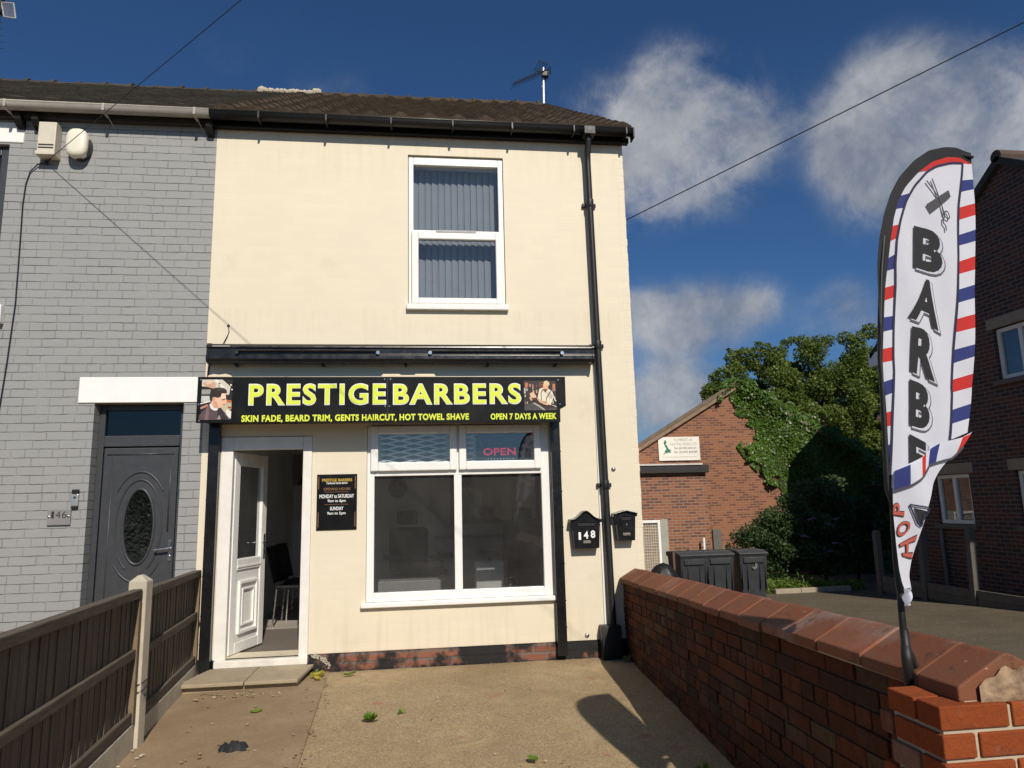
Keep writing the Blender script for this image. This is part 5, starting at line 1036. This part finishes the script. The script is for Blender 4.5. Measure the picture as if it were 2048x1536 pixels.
cb = MB(); cq = [FD['comb'][i] for i in (0, 1, 3, 2)]; cb.grid(14, 6, lambda u, v: FPt(*bil(cq, u, v), .0065)); obj('comb_print', cb, fmats[5], co_)
sc = MB(); piping(sc, resamp([Vector(p) for p in FD['sc1']], 40), .0028, .0078, 'g'); piping(sc, resamp([Vector(p) for p in FD['sc2']], 40), .0028, .0078, 'g'); obj('scissors_print', sc, fmats, co_)
mid = [(a + b2) / 2 for a, b2 in zip(fo, fi)]
pl = MB(); pp = [(p[0], FY + .012, p[1]) for p in resamp(mid, 60)] + [(x + .009, FY + .010, z) for x, z in FD['polemid']] + [(x, FY + .002, z) for x, z in FD['pole'][0:3]] + [(FD['pole'][2][0] + .004, FY, FD['pole'][2][1] - .09)]
pl.tube(pp, [.006 + .005 * i / (len(pp) - 1) for i in range(len(pp))], 10)
pl.tube([(FD['pole'][1][0] + .001, FY, FD['pole'][1][1] + .02), (FD['pole'][2][0] + .004, FY, FD['pole'][2][1] - .10)], .0135, 12)
px_, pz_ = FD['pole'][2]; pl.lathe([(.015, 0), (.018, -.05), (.018, -.16)], (px_, FY, pz_ + .06), 12); obj('pole', pl, m_black, fl, 0, True)
br = MB(); br.box(px_ - .02, px_ + .03, FY - .02, FY + .05, pz_ - .13, pz_ - .085); br.tube([(px_ + .012, FY - .004, pz_ + .04), (px_ + .03, FY - .01, pz_ - .03)], .008, 8); obj('bracket', br, m_black, fl, .004)
bt_ = MB(); bt_.lathe([(.009, 0), (.009, -.008), (.004, -.012)], (px_ - .01, FY - .018, pz_ - .075), 12, 'y'); obj('clamp_bolt', bt_, m_steel, fl)

# ------------------------------------------------------------ yard: bins and sack
m_bin = plain('dark_grey_bin_plastic', (.030, .033, .038), .5, 0, .2, 5, .15, 120); m_binl = plain('bin_lid_plastic', (.055, .055, .055), .6, 0, .2, 4)
def wheelie(x, y, rz, label):
    z0 = yz(y); t = thing('wheelie_bin', (x, y, z0), label, 'bin', 'dark grey wheelie bins in the yard', rz)
    b = MB()
    def ringq(hx, y0, y1, z): return [(-hx, y0, z), (hx, y0, z), (hx, y1, z), (-hx, y1, z)]
    vs = ringq(.225, -.24, .22, .06) + ringq(.275, -.33, .27, .93) + ringq(.285, -.345, .28, .935) + ringq(.285, -.345, .28, .965)
    fs = [(0, 3, 2, 1)]
    for r_ in range(3):
        for i in range(4): fs.append((r_ * 4 + i, r_ * 4 + (i + 1) % 4, r_ * 4 + 4 + (i + 1) % 4, r_ * 4 + 4 + i))
    b.add(vs, fs); b.box(-.20, .20, -.352, -.344, .80, .90)
    for xr in (-.23, -.12, .12, .23): b.box(xr - .008, xr + .008, -.325, -.24, .30, .78)
    obj('body', b, m_bin, t, .012, local=True)
    b = MB(); b.prism([(-.365, .957), (-.365, .985), (-.2, 1.02), (.2, 1.035), (.31, 1.02), (.31, .97)], -.292, .292, 'x'); b.box(-.27, .27, -.20, -.17, 1.018, 1.034); obj('lid', b, m_binl, t, .012, local=True)
    b = MB(); b.tube([(-.25, .34, .97), (.25, .34, .97)], .016, 8); b.box(-.27, -.24, .27, .35, .94, .99); b.box(.24, .27, .27, .35, .94, .99); obj('handle', b, m_bin, t, local=True)
    for s_ in (-1, 1): b = MB(); b.lathe([(.10, -.022), (.10, .022), (.05, .024)], (s_ * .26, .20, .10), 20, 'x'); obj('wheel', b, m_black, t, local=True)
    return t
wheelie(7.22, 6.60, R(4), 'wheelie bin on the left of the row, nearest the cream house'); wheelie(7.80, 6.65, R(-2), 'wheelie bin in the middle of the row of three'); b3 = wheelie(8.47, 6.62, R(-3), 'wheelie bin on the right of the row with a pale mark on its front')
b = MB(); b.poly([(-.05, -.334, .72), (.0, -.3345, .66), (.06, -.334, .70), (.07, -.3355, .78), (.03, -.336, .80), (.01, -.3355, .72)]); obj('pale_mark', b, plain('bin_sticker', (.13, .13, .13), .6), b3, local=True)
mb = MB(); mb.grid(44, 16, lambda u, v: (6.62 + (.30 * math.sqrt(max(0, 1 - max(0, (v - .3) / .7) ** 2.4))) * math.cos(2 * math.pi * u) * (1 + .10 * math.sin(5 * u * 6.283 + 6 * v) + .05 * math.sin(11 * u * 6.283 - 9 * v)), 6.25 + (.28 * math.sqrt(max(0, 1 - max(0, (v - .3) / .7) ** 2.4))) * math.sin(2 * math.pi * u) * (1 + .09 * math.sin(4 * u * 6.283 + 8 * v)), yz(6.3) + .01 + .84 * v))
tag(obj('rubbish_sack', mb, m_black, None, 0, True), 'full black rubbish sack standing left of the bins', 'sack')
mb = MB()
mb.box(6.84, 6.88, 6.3, 6.34, yz(6.3), yz(6.3) + 1.02); tag(obj('timber_offcut', mb, plain('brown_offcut', (.12, .07, .045), .8)), 'brown timber offcut leaning by the left bin', 'timber')
litsrc = None
for (x, y, a) in ((7.05, 6.5, 0), (7.3, 6.7, 2), (7.6, 6.5, 1), (7.75, 6.8, 2.5), (8.0, 6.6, .4), (8.15, 6.55, 1.3), (8.4, 6.75, 2), (8.55, 6.5, .2), (7.9, 6.45, 3)):
    if litsrc is None: o = litsrc = obj('lid_leaf', leafmesh(.09, .6), m_lb)
    else: o = litsrc.copy(); COL.objects.link(o)
    o.location = (x, y, yz(6.6) + 1.035); o.rotation_euler.z = a; tag(o, 'dry leaf lying on the bin lids', 'leaf', 'dry leaves on the bin lids')

# ------------------------------------------------------------ outbuilding and brick workshop behind
m_bA = brickmat('orange_brick', (.26, .095, .045), (.36, .145, .07), (.27, .20, .15), .225, .075, .011, .5, (.15, .06, .04), (.66, .76))
m_bB = brickmat('workshop_brick', (.27, .098, .045), (.37, .145, .066), (.27, .17, .11), .225, .075, .011, .5, (.16, .06, .036), (.66, .76), ns=.7)
ob_ = thing('outbuilding', (7.5, 11, -.75), 'low flat roofed orange brick outbuilding with white door', 'outbuilding')
b = MB(); wall_open(b, 4.9, 9.55, -1.2, 2.25, 11.0, [(7.55, 8.23, -1.0, 1.0)], .22); b.add([(9.55, 11.0, -1.2), (9.55, 14.0, -1.2), (9.55, 14.0, 2.25), (9.55, 11.0, 2.25)], [(0, 1, 2, 3)]); obj('wall', b, m_bA, ob_)
b = MB(); b.box(4.8, 9.60, 10.86, 14.2, 2.20, 2.40); obj('fascia', b, plain('black_fascia', (.020, .018, .018), .6), ob_, .01)
b = MB(); b.box(4.8, 9.42, 10.83, 14.2, 2.401, 2.44); obj('roof_edge', b, plain('pale_roof_trim', (.62, .60, .56), .5), ob_, .004)
dr = obj('door', MB().frame(7.56, 8.22, -1.0, 1.0, .07, 10.97, 11.04, tb=0), m_whitep, ob_, .006)
b = MB(); b.add([(7.6, 11.03, -1), (8.2, 11.03, -1), (8.2, 11.03, .96), (7.6, 11.03, .96)], [(0, 1, 2, 3)]); obj('door_panel', b, plain('beige_door', (.33, .25, .17), .7), dr)
b = MB()
for k in range(26): b.box(7.63, 8.15, 11.008, 11.013, -.95 + k * .072, -.94 + k * .072)
for k in range(9): b.box(7.64 + k * .062, 7.648 + k * .062, 11.000, 11.006, -1, .93)
obj('door_grid', b, plain('pale_grid', (.6, .57, .5), .5), dr)
b = MB(); b.box(8.23, 8.42, 10.985, 11.0, -1.1, 1.02); obj('cement_patch', b, plain('cement_render', (.34, .34, .29), .9, 0, .1, 4), ob_)
wk = thing('brick_workshop', (12, 14, -.9), 'orange brick workshop gable half covered by ivy', 'building')
GA, GZ, GS = 11.95, 5.02, .585
b = MB(); b.add([(GA - 5.6, 14, -1.4), (GA + 5.6, 14, -1.4), (GA + 5.6, 14, GZ - 5.6 * GS), (GA, 14, GZ), (GA - 5.6, 14, GZ - 5.6 * GS)], [(0, 1, 2, 3, 4)])
b.add([(GA - 5.6, 14, -1.4), (GA - 3.2, 24, -1.4), (GA - 3.2, 24, GZ - 5.6 * GS), (GA - 5.6, 14, GZ - 5.6 * GS)], [(0, 1, 2, 3)]); obj('wall', b, m_bB, wk)
b = MB(); b.prism([(GA - 6, GZ - 6 * GS + .02), (GA, GZ + .02), (GA + 6, GZ - 6 * GS + .02), (GA + 6, GZ - 6 * GS + .14), (GA, GZ + .16), (GA - 6, GZ - 6 * GS + .14)], 13.86, 24); b.v = [(x + .24 * (y - 13.86), y, z) for x, y, z in b.v]; obj('roof', b, plain('workshop_roof_tile', (.16, .12, .085), .9, 0, .2, 5), wk, .01)
b = MB(); b.prism([(GA - 5.9, GZ - 5.9 * GS - .10), (GA, GZ - .12), (GA, GZ + .018), (GA - 5.9, GZ - 5.9 * GS + .018)], 13.88, 13.998); obj('verge', b, plain('verge_mortar', (.25, .17, .11), .9, 0, .2, 6), wk, .01)
cs = thing('company_sign', (9.97, 13.97, 3.05), 'white board with green map emblem and phone numbers on the brick gable', 'sign')
SX0, SX1, SZ0, SZ1 = 9.32, 10.64, 2.70, 3.43
b = MB(); b.box(SX0, SX1, 13.95, 13.985, SZ0, SZ1); obj('board', b, plain('white_sign_board', (.80, .77, .68), .5, 0, .04, 3), cs, .006)
def SP(u, v): return (SX0 + (SX1 - SX0) * u, SZ0 + (SZ1 - SZ0) * v)
for (t, u0, u1, v0, v1, c_, of) in (('PLUMBNET UK', .38, .84, .82, .93, (.42, .40, .36), 0), ('HEATING PRODUCTS', .29, .93, .64, .75, (.42, .40, .36), .0), ('Tel: (01302) 872121', .37, .91, .46, .56, (.16, .16, .15), .01), ('Fax: (01302) 822708', .37, .93, .30, .40, (.16, .16, .15), .01)):
    p0 = SP(u0, v0); p1 = SP(u1, v1); l_ = MB(); letter(l_, t, p0[0], p1[0], p0[1], p1[1], 13.947, of); obj('lettering', l_, plain('sign_print', c_, .6), cs)
mp = [(.155, .86), (.195, .87), (.18, .82), (.21, .79), (.185, .72), (.165, .68), (.20, .66), (.225, .55), (.25, .48), (.30, .44), (.275, .40), (.30, .34), (.22, .335), (.16, .31), (.10, .25), (.13, .33), (.17, .36), (.13, .40), (.175, .44), (.185, .52), (.165, .58), (.145, .66), (.13, .76)]
l_ = MB(); l_.poly([(SP(u, v)[0], 13.947, SP(u, v)[1]) for u, v in mp]); obj('map_emblem', l_, plain('green_print', (.03, .20, .11), .5), cs)
l_ = MB(); l_.box(SP(.08, 0)[0], SP(.92, 0)[0], 13.946, 13.9485, SP(0, .145)[1], SP(0, .165)[1]); obj('rule_line', l_, plain('pale_grey_print', (.5, .48, .42), .6), cs)
b = MB(); b.tube([(8.98, 15.5, 2.5), (8.98, 15.5, 3.72)], .05, 10); b.lathe([(.04, 0), (.17, .02), (.19, .08), (.14, .13), (.02, .15)], (8.98, 15.5, 3.68), 16); tag(obj('flue_pipe', b, m_black, None, 0, True), 'black capped flue pipe behind the workshop roof slope', 'flue')
b = MB(); b.tube([(9.25, 10.7, -.8), (9.30, 10.8, .52)], .03, 8); tag(obj('white_pipe', b, m_pvc), 'short white pipe standing against the outbuilding corner', 'pipe')
b = MB(); b.box(9.58, 9.80, 10.85, 10.95, -.9, .72); tag(obj('grey_board', b, plain('grey_board', (.12, .115, .10), .8)), 'grey board standing on end at the outbuilding corner', 'board')

# ------------------------------------------------------------ brick houses on the right
m_bR = brickmat('dark_red_brick', (.11, .036, .022), (.16, .057, .033), (.15, .12, .10), .225, .075, .011, .5, (.06, .03, .026), (.55, .63))
rh = thing('brick_house', (15, 3.4, -.5), 'red brick house in shade on the right with gable towards the yard', 'house')
RX, AY, AZ_, RS2 = 12.3, 3.42, 7.22, .66
hw = 3.75
wins = [(2.55, 3.43, 0, 0)]
def wall_x(mb, x, y0, y1, z0, z1, ops, depth):
    tmp = MB(); wall_open(tmp, y0, y1, z0, z1, 0, ops, depth); mb.add([(x + v[1], v[0], v[2]) for v in tmp.v], [f[::-1] for f in tmp.f])
EZ = AZ_ - hw * RS2
OPS = [(3.10, 4.12, 3.45, 4.38), (5.14, 6.06, .90, 1.86), (2.85, 4.08, .90, 1.86)]
b = MB(); wall_x(b, RX, AY - hw, AY + hw, -.9, EZ, OPS, .2); b.add([(RX, AY - hw, EZ), (RX, AY + hw, EZ), (RX, AY, AZ_)], [(2, 1, 0)])
b.add([(RX, AY + hw, -.9), (RX + 8, AY + hw, -.9), (RX + 8, AY + hw, EZ), (RX, AY + hw, EZ)], [(0, 1, 2, 3)]); b.add([(RX, AY - hw, -.9), (RX + 8, AY - hw, -.9), (RX + 8, AY - hw, EZ), (RX, AY - hw, EZ)], [(3, 2, 1, 0)])
obj('wall', b, m_bR, rh)
b = MB(); b.prism([(AY - hw - .35, EZ - .35 * RS2), (AY, AZ_ + .0), (AY + hw + .35, EZ - .35 * RS2), (AY + hw + .35, EZ - .35 * RS2 + .14), (AY, AZ_ + .16), (AY - hw - .35, EZ - .35 * RS2 + .14)], RX - .10, RX + 8, 'x'); obj('roof', b, plain('dark_roof_tile', (.05, .042, .036), .9, 0, .2, 6), rh, .01)
b = MB()
for k in range(12): b.lathe([(.10, 0), (.12, .005), (.12, .62), (.10, .63)], (RX - .1 + k * .64, AY, AZ_ + .14), 12, 'x')
obj('ridge_tiles', b, plain('ridge_tile_brown', (.085, .06, .045), .9), rh)
b = MB(); b.box(RX - .04, RX + 6, AY + hw + .12, AY + hw + .36, EZ - .38, EZ - .20); b.box(RX - .10, RX - .03, AY + hw - .1, AY + hw + .40, EZ - .38, EZ - .08); obj('white_fascia', b, m_whitep, rh, .006)
m_pvcs = m_pvcd
for (a, b2, c, d) in OPS:
    f_ = MB(); f_.frame(a + .01, b2 - .01, c + .01, d - .01, .07, 0, .07); f_.box((a + b2) / 2 - .04, (a + b2) / 2 + .04, .0, .068, c + .08, d - .08); f_.v = [(RX + .05 + v[1], v[0], v[2]) for v in f_.v]; f_.f = [f[::-1] for f in f_.f]
    wf = obj('window', f_, m_pvcs, rh, .006)
    p_ = MB(); p_.add([(RX + .09, a, c), (RX + .09, b2, c), (RX + .09, b2, d), (RX + .09, a, d)], [(3, 2, 1, 0)]); obj('pane', p_, m_glass, wf)
    p_ = MB(); p_.add([(RX + .35, a - .1, c - .1), (RX + .35, b2 + .1, c - .1), (RX + .35, b2 + .1, d + .1), (RX + .35, a - .1, d + .1)], [(3, 2, 1, 0)]); obj('curtain', p_, plain('grey_curtain', (.16, .17, .18), .9, 0, .2, 3), wf)
    p_ = MB(); p_.box(RX - .02, RX + .08, a - .12, b2 + .12, d + .002, d + .20); obj('lintel', p_, plain('stone_lintel', (.30, .24, .17), .8, 0, .1, 6), wf, .006)
    p_ = MB(); p_.box(RX - .06, RX + .08, a - .08, b2 + .08, c - .09, c - .002); obj('sill', p_, plain('stone_sill', (.14, .11, .09), .8, 0, .1, 6), wf, .006)
dpx = MB(); dpx.tube([(RX - .06, 5.98, -.8), (RX - .06, 5.98, .55), (RX - .03, 6.0, .8)], .035, 8); obj('waste_pipe', dpx, plain('grey_pipe', (.12, .12, .12), .5), rh)
# second house behind, hidden but throwing its shadow on the ivy
r2 = thing('brick_house', (17, 9, -.7), 'red brick house further back on the right behind the shaded gable', 'house')
b = MB(); b.add([(14.5, 9.9, -1.2), (19, 9.9, -1.2), (19, 9.9, 5.7), (16.75, 9.9, 7.9), (14.5, 9.9, 5.7)], [(0, 1, 2, 3, 4)]); b.add([(14.5, 7.6, -1.2), (19, 7.6, -1.2), (19, 7.6, 5.7), (16.75, 7.6, 7.9), (14.5, 7.6, 5.7)], [(4, 3, 2, 1, 0)]); b.add([(14.5, 7.6, -1.2), (14.5, 9.9, -1.2), (14.5, 9.9, 5.7), (14.5, 7.6, 5.7)], [(3, 2, 1, 0)]); obj('wall', b, m_bR, r2)
b = MB(); b.prism([(14.2, 5.42), (16.75, 7.92), (19.3, 5.42), (19.3, 5.56), (16.75, 8.06), (14.2, 5.56)], 7.4, 10.05); obj('roof', b, plain('dark_roof_tile', (.05, .042, .036), .9, 0, .2, 6), r2, .01)
r3 = thing('brick_house', (25, 22, -1), 'sunlit orange brick house glimpsed far behind the flag', 'house')
b = MB(); b.box(21.6, 27, 22, 28, -1.3, 4.3); obj('wall', b, m_bA, r3)
b = MB(); b.prism([(21.3, 4.3), (24.3, 6.2), (27.3, 4.3)], 21.8, 28.2); obj('roof', b, plain('dark_roof_tile', (.05, .042, .036), .9, 0, .2, 6), r3)
# concrete posts along the foot of the right house
m_post = plain('old_concrete', (.11, .10, .085), .95, 0, .15, 8, .4, 60)
psrc = None
for k, (y, lean, lab) in enumerate(((4.40, .045, 'leaning concrete post by the tarmac, nearest of three under the brick house'), (5.62, .04, 'leaning concrete post in the middle of three under the brick house'), (6.95, .01, 'upright concrete post farthest of three near the shaded bushes'))):
    b = MB(); b.prism([(-.06, -.05), (.06, -.05), (.06, 1.30), (.0, 1.36), (-.06, 1.30)], -.06, .06, 'x')
    if psrc is None: o = psrc = obj('concrete_post', b, m_post, None, .01)
    else: o = psrc.copy(); COL.objects.link(o)
    o.location = (11.5, y, yz(y) - .03); o.rotation_euler = (lean, 0, 0); tag(o, lab, 'post', 'concrete posts by the right house')
for (a, b2, lab) in ((4.48, 5.54, 'grey concrete boards between the nearest two posts'), (5.70, 6.87, 'grey concrete boards between the farther two posts'), (3.0, 4.32, 'grey concrete boards right of the nearest post')):
    b = MB(); 
    for k in range(2): b.box(11.47, 11.52, a, b2, yz(5) + k * .152, yz(5) + .15 + k * .152)
    tag(obj('gravel_board', b, m_post, None, .008), lab, 'board', 'concrete boards under the right house')
b = MB()
for k in range(3): b.box(9.9 + k * .62, 9.9 + k * .62 + .6, 8.35 + .03 * k, 8.47 + .03 * k, yz(8.4) - .02, yz(8.4) + .10)
tag(obj('kerb_edging', b, plain('stone_edging', (.34, .29, .22), .9, 0, .15, 8, .4, 40), None, .012), 'row of stone edging slabs in front of the weeds', 'edging')

# ------------------------------------------------------------ leaves
def leaves(name, C, size, mat, parent=None, nrm=None, spread=1., asp=.62, fold=.25):
    n = len(C); C = np.asarray(C, float)
    d = RNG.normal(size=(n, 3)); 
    if nrm is not None: d = d * spread + np.asarray(nrm, float) * 1.4
    d /= np.linalg.norm(d, axis=1)[:, None]
    t = np.cross(d, RNG.normal(size=(n, 3))); t /= np.linalg.norm(t, axis=1)[:, None]; b = np.cross(d, t)
    s = (np.asarray(size) * RNG.uniform(.65, 1.35, n))[:, None]
    V = np.stack([C - t * s, C + b * s * asp - d * s * fold * .3, C + t * s, C - b * s * asp - d * s * fold * .3], 1).reshape(-1, 3)
    me = bpy.data.meshes.new(name); me.vertices.add(4 * n); me.vertices.foreach_set('co', V.ravel()); me.loops.add(4 * n); me.loops.foreach_set('vertex_index', np.arange(4 * n, dtype=np.int32))
    me.polygons.add(n); me.polygons.foreach_set('loop_start', np.arange(0, 4 * n, 4, dtype=np.int32)); me.update(calc_edges=True); me.materials.append(mat)
    o = bpy.data.objects.new(name, me); COL.objects.link(o)
    if parent: o.parent = parent; o.matrix_parent_inverse = Matrix.Translation(-Vector(parent.location))
    return o
m_ivy = leafmat('ivy_leaf', (.045, .10, .012), (.12, .22, .022), .25, .4); m_tree = leafmat('tree_leaf', (.070, .115, .020), (.19, .24, .045), .3, .5); m_bush = leafmat('bush_leaf', (.035, .07, .022), (.085, .14, .045), .3, .5); m_grass = leafmat('weed_leaf', (.09, .16, .02), (.20, .28, .05), .35)
m_bark = plain('bark', (.06, .045, .03), .95, 0, .25, 6, .8, 20)
# ivy: outline in the gable plane
iv = [(11.25, 4.80), (11.6, 5.15), (12.3, 5.15), (13.2, 4.7), (14.4, 4.05), (15.6, 3.4), (16.9, 2.7), (17.2, -1), (14.0, -1.0), (13.7, .4), (13.55, 1.3), (13.05, 1.95), (12.4, 2.45), (12.0, 2.75), (12.25, 3.05), (12.45, 3.4), (12.4, 3.95), (12.0, 4.3), (11.55, 4.55)]
def inpoly(x, z, P):
    c = False; j = len(P) - 1
    for i in range(len(P)):
        if (P[i][1] > z) != (P[j][1] > z) and x < (P[j][0] - P[i][0]) * (z - P[i][1]) / (P[j][1] - P[i][1]) + P[i][0]: c = not c
        j = i
    return c
pts = []
while len(pts) < 24000:
    x, z = random.uniform(11, 17.3), random.uniform(-1, 5.3)
    x2 = x + .16 * math.sin(z * 7 + x * 3) + .10 * math.sin(z * 17); z2 = z + .12 * math.sin(x * 9)
    if inpoly(x2, z2, iv):
        bul = .10 + .10 * math.sin(x * 3.3 + z * 2.1) + .07 * math.sin(x * 8 - z * 7)
        top = max(0, 1 - abs(z - (GZ - abs(x - GA) * GS)) / .35) * .25
        pts.append((x, 13.97 - max(.02, bul + top * random.random()) * random.uniform(.4, 1), z + top * random.random()))
# a thin runner on the left
for k in range(260):
    t = random.random(); pts.append((11.95 + .55 * t ** 1.5 + random.gauss(0, .03), 13.94, 3.15 - .75 * t + random.gauss(0, .04)))
t = thing('ivy', (14, 13.9, -.9), 'bright green ivy spreading over the right half of the brick gable', 'ivy')
leaves('foliage', pts, .046, m_ivy, t, (0.05, -1, .45), .55)
b = MB()
for x in (13.2, 14.0, 14.8): b.tube([(x, 13.95, -1), (x + .2, 13.95, 1), (x - .1, 13.95, 3)], [.05, .035, .015], 6)
obj('stem', b, m_bark, t)
def crown(blobs, n, size, shell=.35):
    out_ = []; w_ = np.array([r ** 2.2 for *_, r in blobs]); w_ /= w_.sum(); cnt = RNG.multinomial(n, w_)
    for (x, y, z, r), k in zip(blobs, cnt):
        d = RNG.normal(size=(k, 3)); d /= np.linalg.norm(d, axis=1)[:, None]; rr = r * (shell + (1 - shell) * RNG.random(k) ** .6)
        # clumps
        ph = np.sin(d[:, 0] * 7 + x * 3) * np.sin(d[:, 2] * 8 + z) * np.sin(d[:, 1] * 6 + y); rr = rr * (1 + .16 * ph)
        out_.append(np.array([x, y, z]) + d * rr[:, None] * np.array([1.1, 1, .85]))
    return np.concatenate(out_)
def tree(x, y, zb, blobs, n, size, label, kind='tree', tr=.16, mat=None, grp=None):
    t = thing(kind, (x, y, zb), label, 'tree' if kind == 'tree' else 'shrub', grp)
    leaves('crown', crown(blobs, n, size), size, mat or m_tree, t, (.1, -.3, .5), 1.0)
    b = MB(); top = max(bz for *_, bz, _r in blobs); b.tube([(x, y, zb - .2), (x + .1, y, zb + (top - zb) * .4), (x + .05, y + .1, zb + (top - zb) * .75)], [tr, tr * .75, tr * .35], 9)
    for (bx, by, bz, r) in blobs[:9]: b.tube([(x + .06, y, zb + (top - zb) * random.uniform(.25, .6)), ((x + bx) / 2, (y + by) / 2, (bz + zb + (top - zb) * .4) / 2 + .3), (bx, by, bz)], [tr * .4, tr * .22, .02], 6)
    obj('trunk', b, m_bark, t, 0, True); return t
def cluster(cx, cy, cz, rx, ry, rz, k, r0, r1):
    o = []
    for _ in range(k):
        while True:
            a, b2, c = random.uniform(-1, 1), random.uniform(-1, 1), random.uniform(-.75, 1)
            if a * a + b2 * b2 + c * c < 1: break
        o.append((cx + a * rx, cy + b2 * ry, cz + c * rz, random.uniform(r0, r1)))
    return o
def twigs(pts_): return [(x, y, z, r) for (x, y, z, r) in pts_]
tree(15.0, 19, -1.2, cluster(15.0, 19, 4.75, 2.2, 1.5, 2.2, 64, .22, .6) + twigs([(13.05, 18.5, 5.7, .28), (13.3, 18.5, 6.1, .25), (13.6, 18.5, 6.3, .3), (14.0, 18.5, 6.9, .25), (14.25, 18.5, 7.05, .22), (14.1, 18.5, 6.5, .35), (14.6, 18.5, 7.0, .35), (15.1, 18.5, 7.1, .3), (15.5, 18.5, 7.3, .25), (15.7, 18.5, 6.95, .4), (13.1, 18.5, 5.2, .35), (12.8, 18.5, 5.5, .15), (14.0, 18.5, 7.2, .13), (15.2, 18.5, 7.45, .14)]), 42000, .056, 'dark green tree behind the ivy gable with ragged windblown top on the left')
tree(17.6, 19.5, -1.2, cluster(17.4, 19.5, 5.0, 2.3, 1.5, 2.4, 66, .24, .62) + twigs([(16.6, 19, 7.6, .25), (17.3, 19, 7.7, .3), (18.0, 19, 7.6, .4), (16.3, 19, 7.2, .35), (16.9, 19, 7.75, .16), (18.4, 19, 7.7, .3), (17.6, 19, 7.4, .4)]), 42000, .056, 'dark green tree in the middle of the group behind the ivy')
tree(20.2, 19, -1.2, cluster(20.2, 19, 5.2, 2.4, 1.5, 2.7, 66, .25, .65) + twigs([(18.9, 18.5, 7.7, .35), (19.4, 18.5, 7.7, .35), (20.0, 18.5, 8.0, .4), (21.0, 18.5, 7.8, .4), (19.3, 18.5, 7.3, .4)]), 42000, .056, 'dark green tree on the right rising behind the feather flag')
tree(9.9, 24, -1.2, cluster(9.6, 24, 2.8, 1.6, 1.2, 1.9, 14, .4, .8), 4500, .11, 'small tree top beyond the low left end of the workshop roof')
tree(10.9, 9.8, yz(9.8), cluster(10.6, 9.8, .35, .95, .5, .8, 26, .22, .42) + cluster(11.3, 9.7, .7, .7, .5, .85, 16, .22, .4), 16000, .038, 'loose green bush in front of the brick gable beside the bins', 'shrub', .05, m_bush)
tree(12.3, 10.4, yz(10), cluster(12.4, 10.5, .7, 1.0, .6, 1.1, 26, .25, .45), 11000, .05, 'bush under the ivy half lost in the black shadow', 'shrub', .05, m_bush)
tree(13.9, 11.5, yz(11), cluster(14.0, 11.5, .9, 1.3, .7, 1.4, 26, .3, .5), 7000, .065, 'dark bush deep in the shade at the right end of the ivy', 'shrub', .05, m_bush)
m_pf = plain('purple_flower', (.16, .08, .22), .7); pfs = None
for k in range(7):
    p0 = Vector((11.5 + random.uniform(-.5, .6), 9.35, .35 + random.uniform(-.3, .6))); p1 = p0 + Vector((random.uniform(.1, .24), -.10, random.uniform(-.1, .10)))
    b = MB(); b.tube([p0, p0.lerp(p1, .5) + Vector((0, 0, .02)), p1], [.024, .018, .005], 6); tag(obj('flower_spike', b, m_pf), 'purple flower spike on the bush beside the bins', 'flower', 'purple flower spikes on the bush')
gp = []
for k in range(4200):
    x = random.uniform(9.2, 12.2); y = random.uniform(8.5, 9.4); gp.append((x, y, yz(y) + abs(random.gauss(0, .11)) * (1.2 if x < 11.3 else .8)))
o = leaves('weeds', gp, .05, m_grass, None, (0, -.2, .2), 1.0, .28); tag(o, 'strip of bright green weeds and grass behind the stone edging', 'weeds', None, 'stuff')

# ------------------------------------------------------------ across the road (seen only as reflections in the panes)
hg = crown(cluster(-8, -18, 1.2, 7, .8, 1.4, 34, .7, 1.2) + cluster(8, -18, 1.0, 9, .8, 1.4, 40, .6, .9) + cluster(-14, -20, 3, 4, 1, 3, 20, .8, 1.4), 12000, .16); hb = MB(); hb.box(-17, 19, -18.4, -17.6, 0, 2.55)  # solid dark box added inside the hedge so panes reflect evenly dark
t = thing('hedge', (0, -18, 0), 'tall dark hedge across the road reflected in the panes', 'hedge'); leaves('foliage', hg, .09, m_tree, t); obj('dark_core', hb, plain('dark_core_fill', (.012, .018, .008), .95), t)
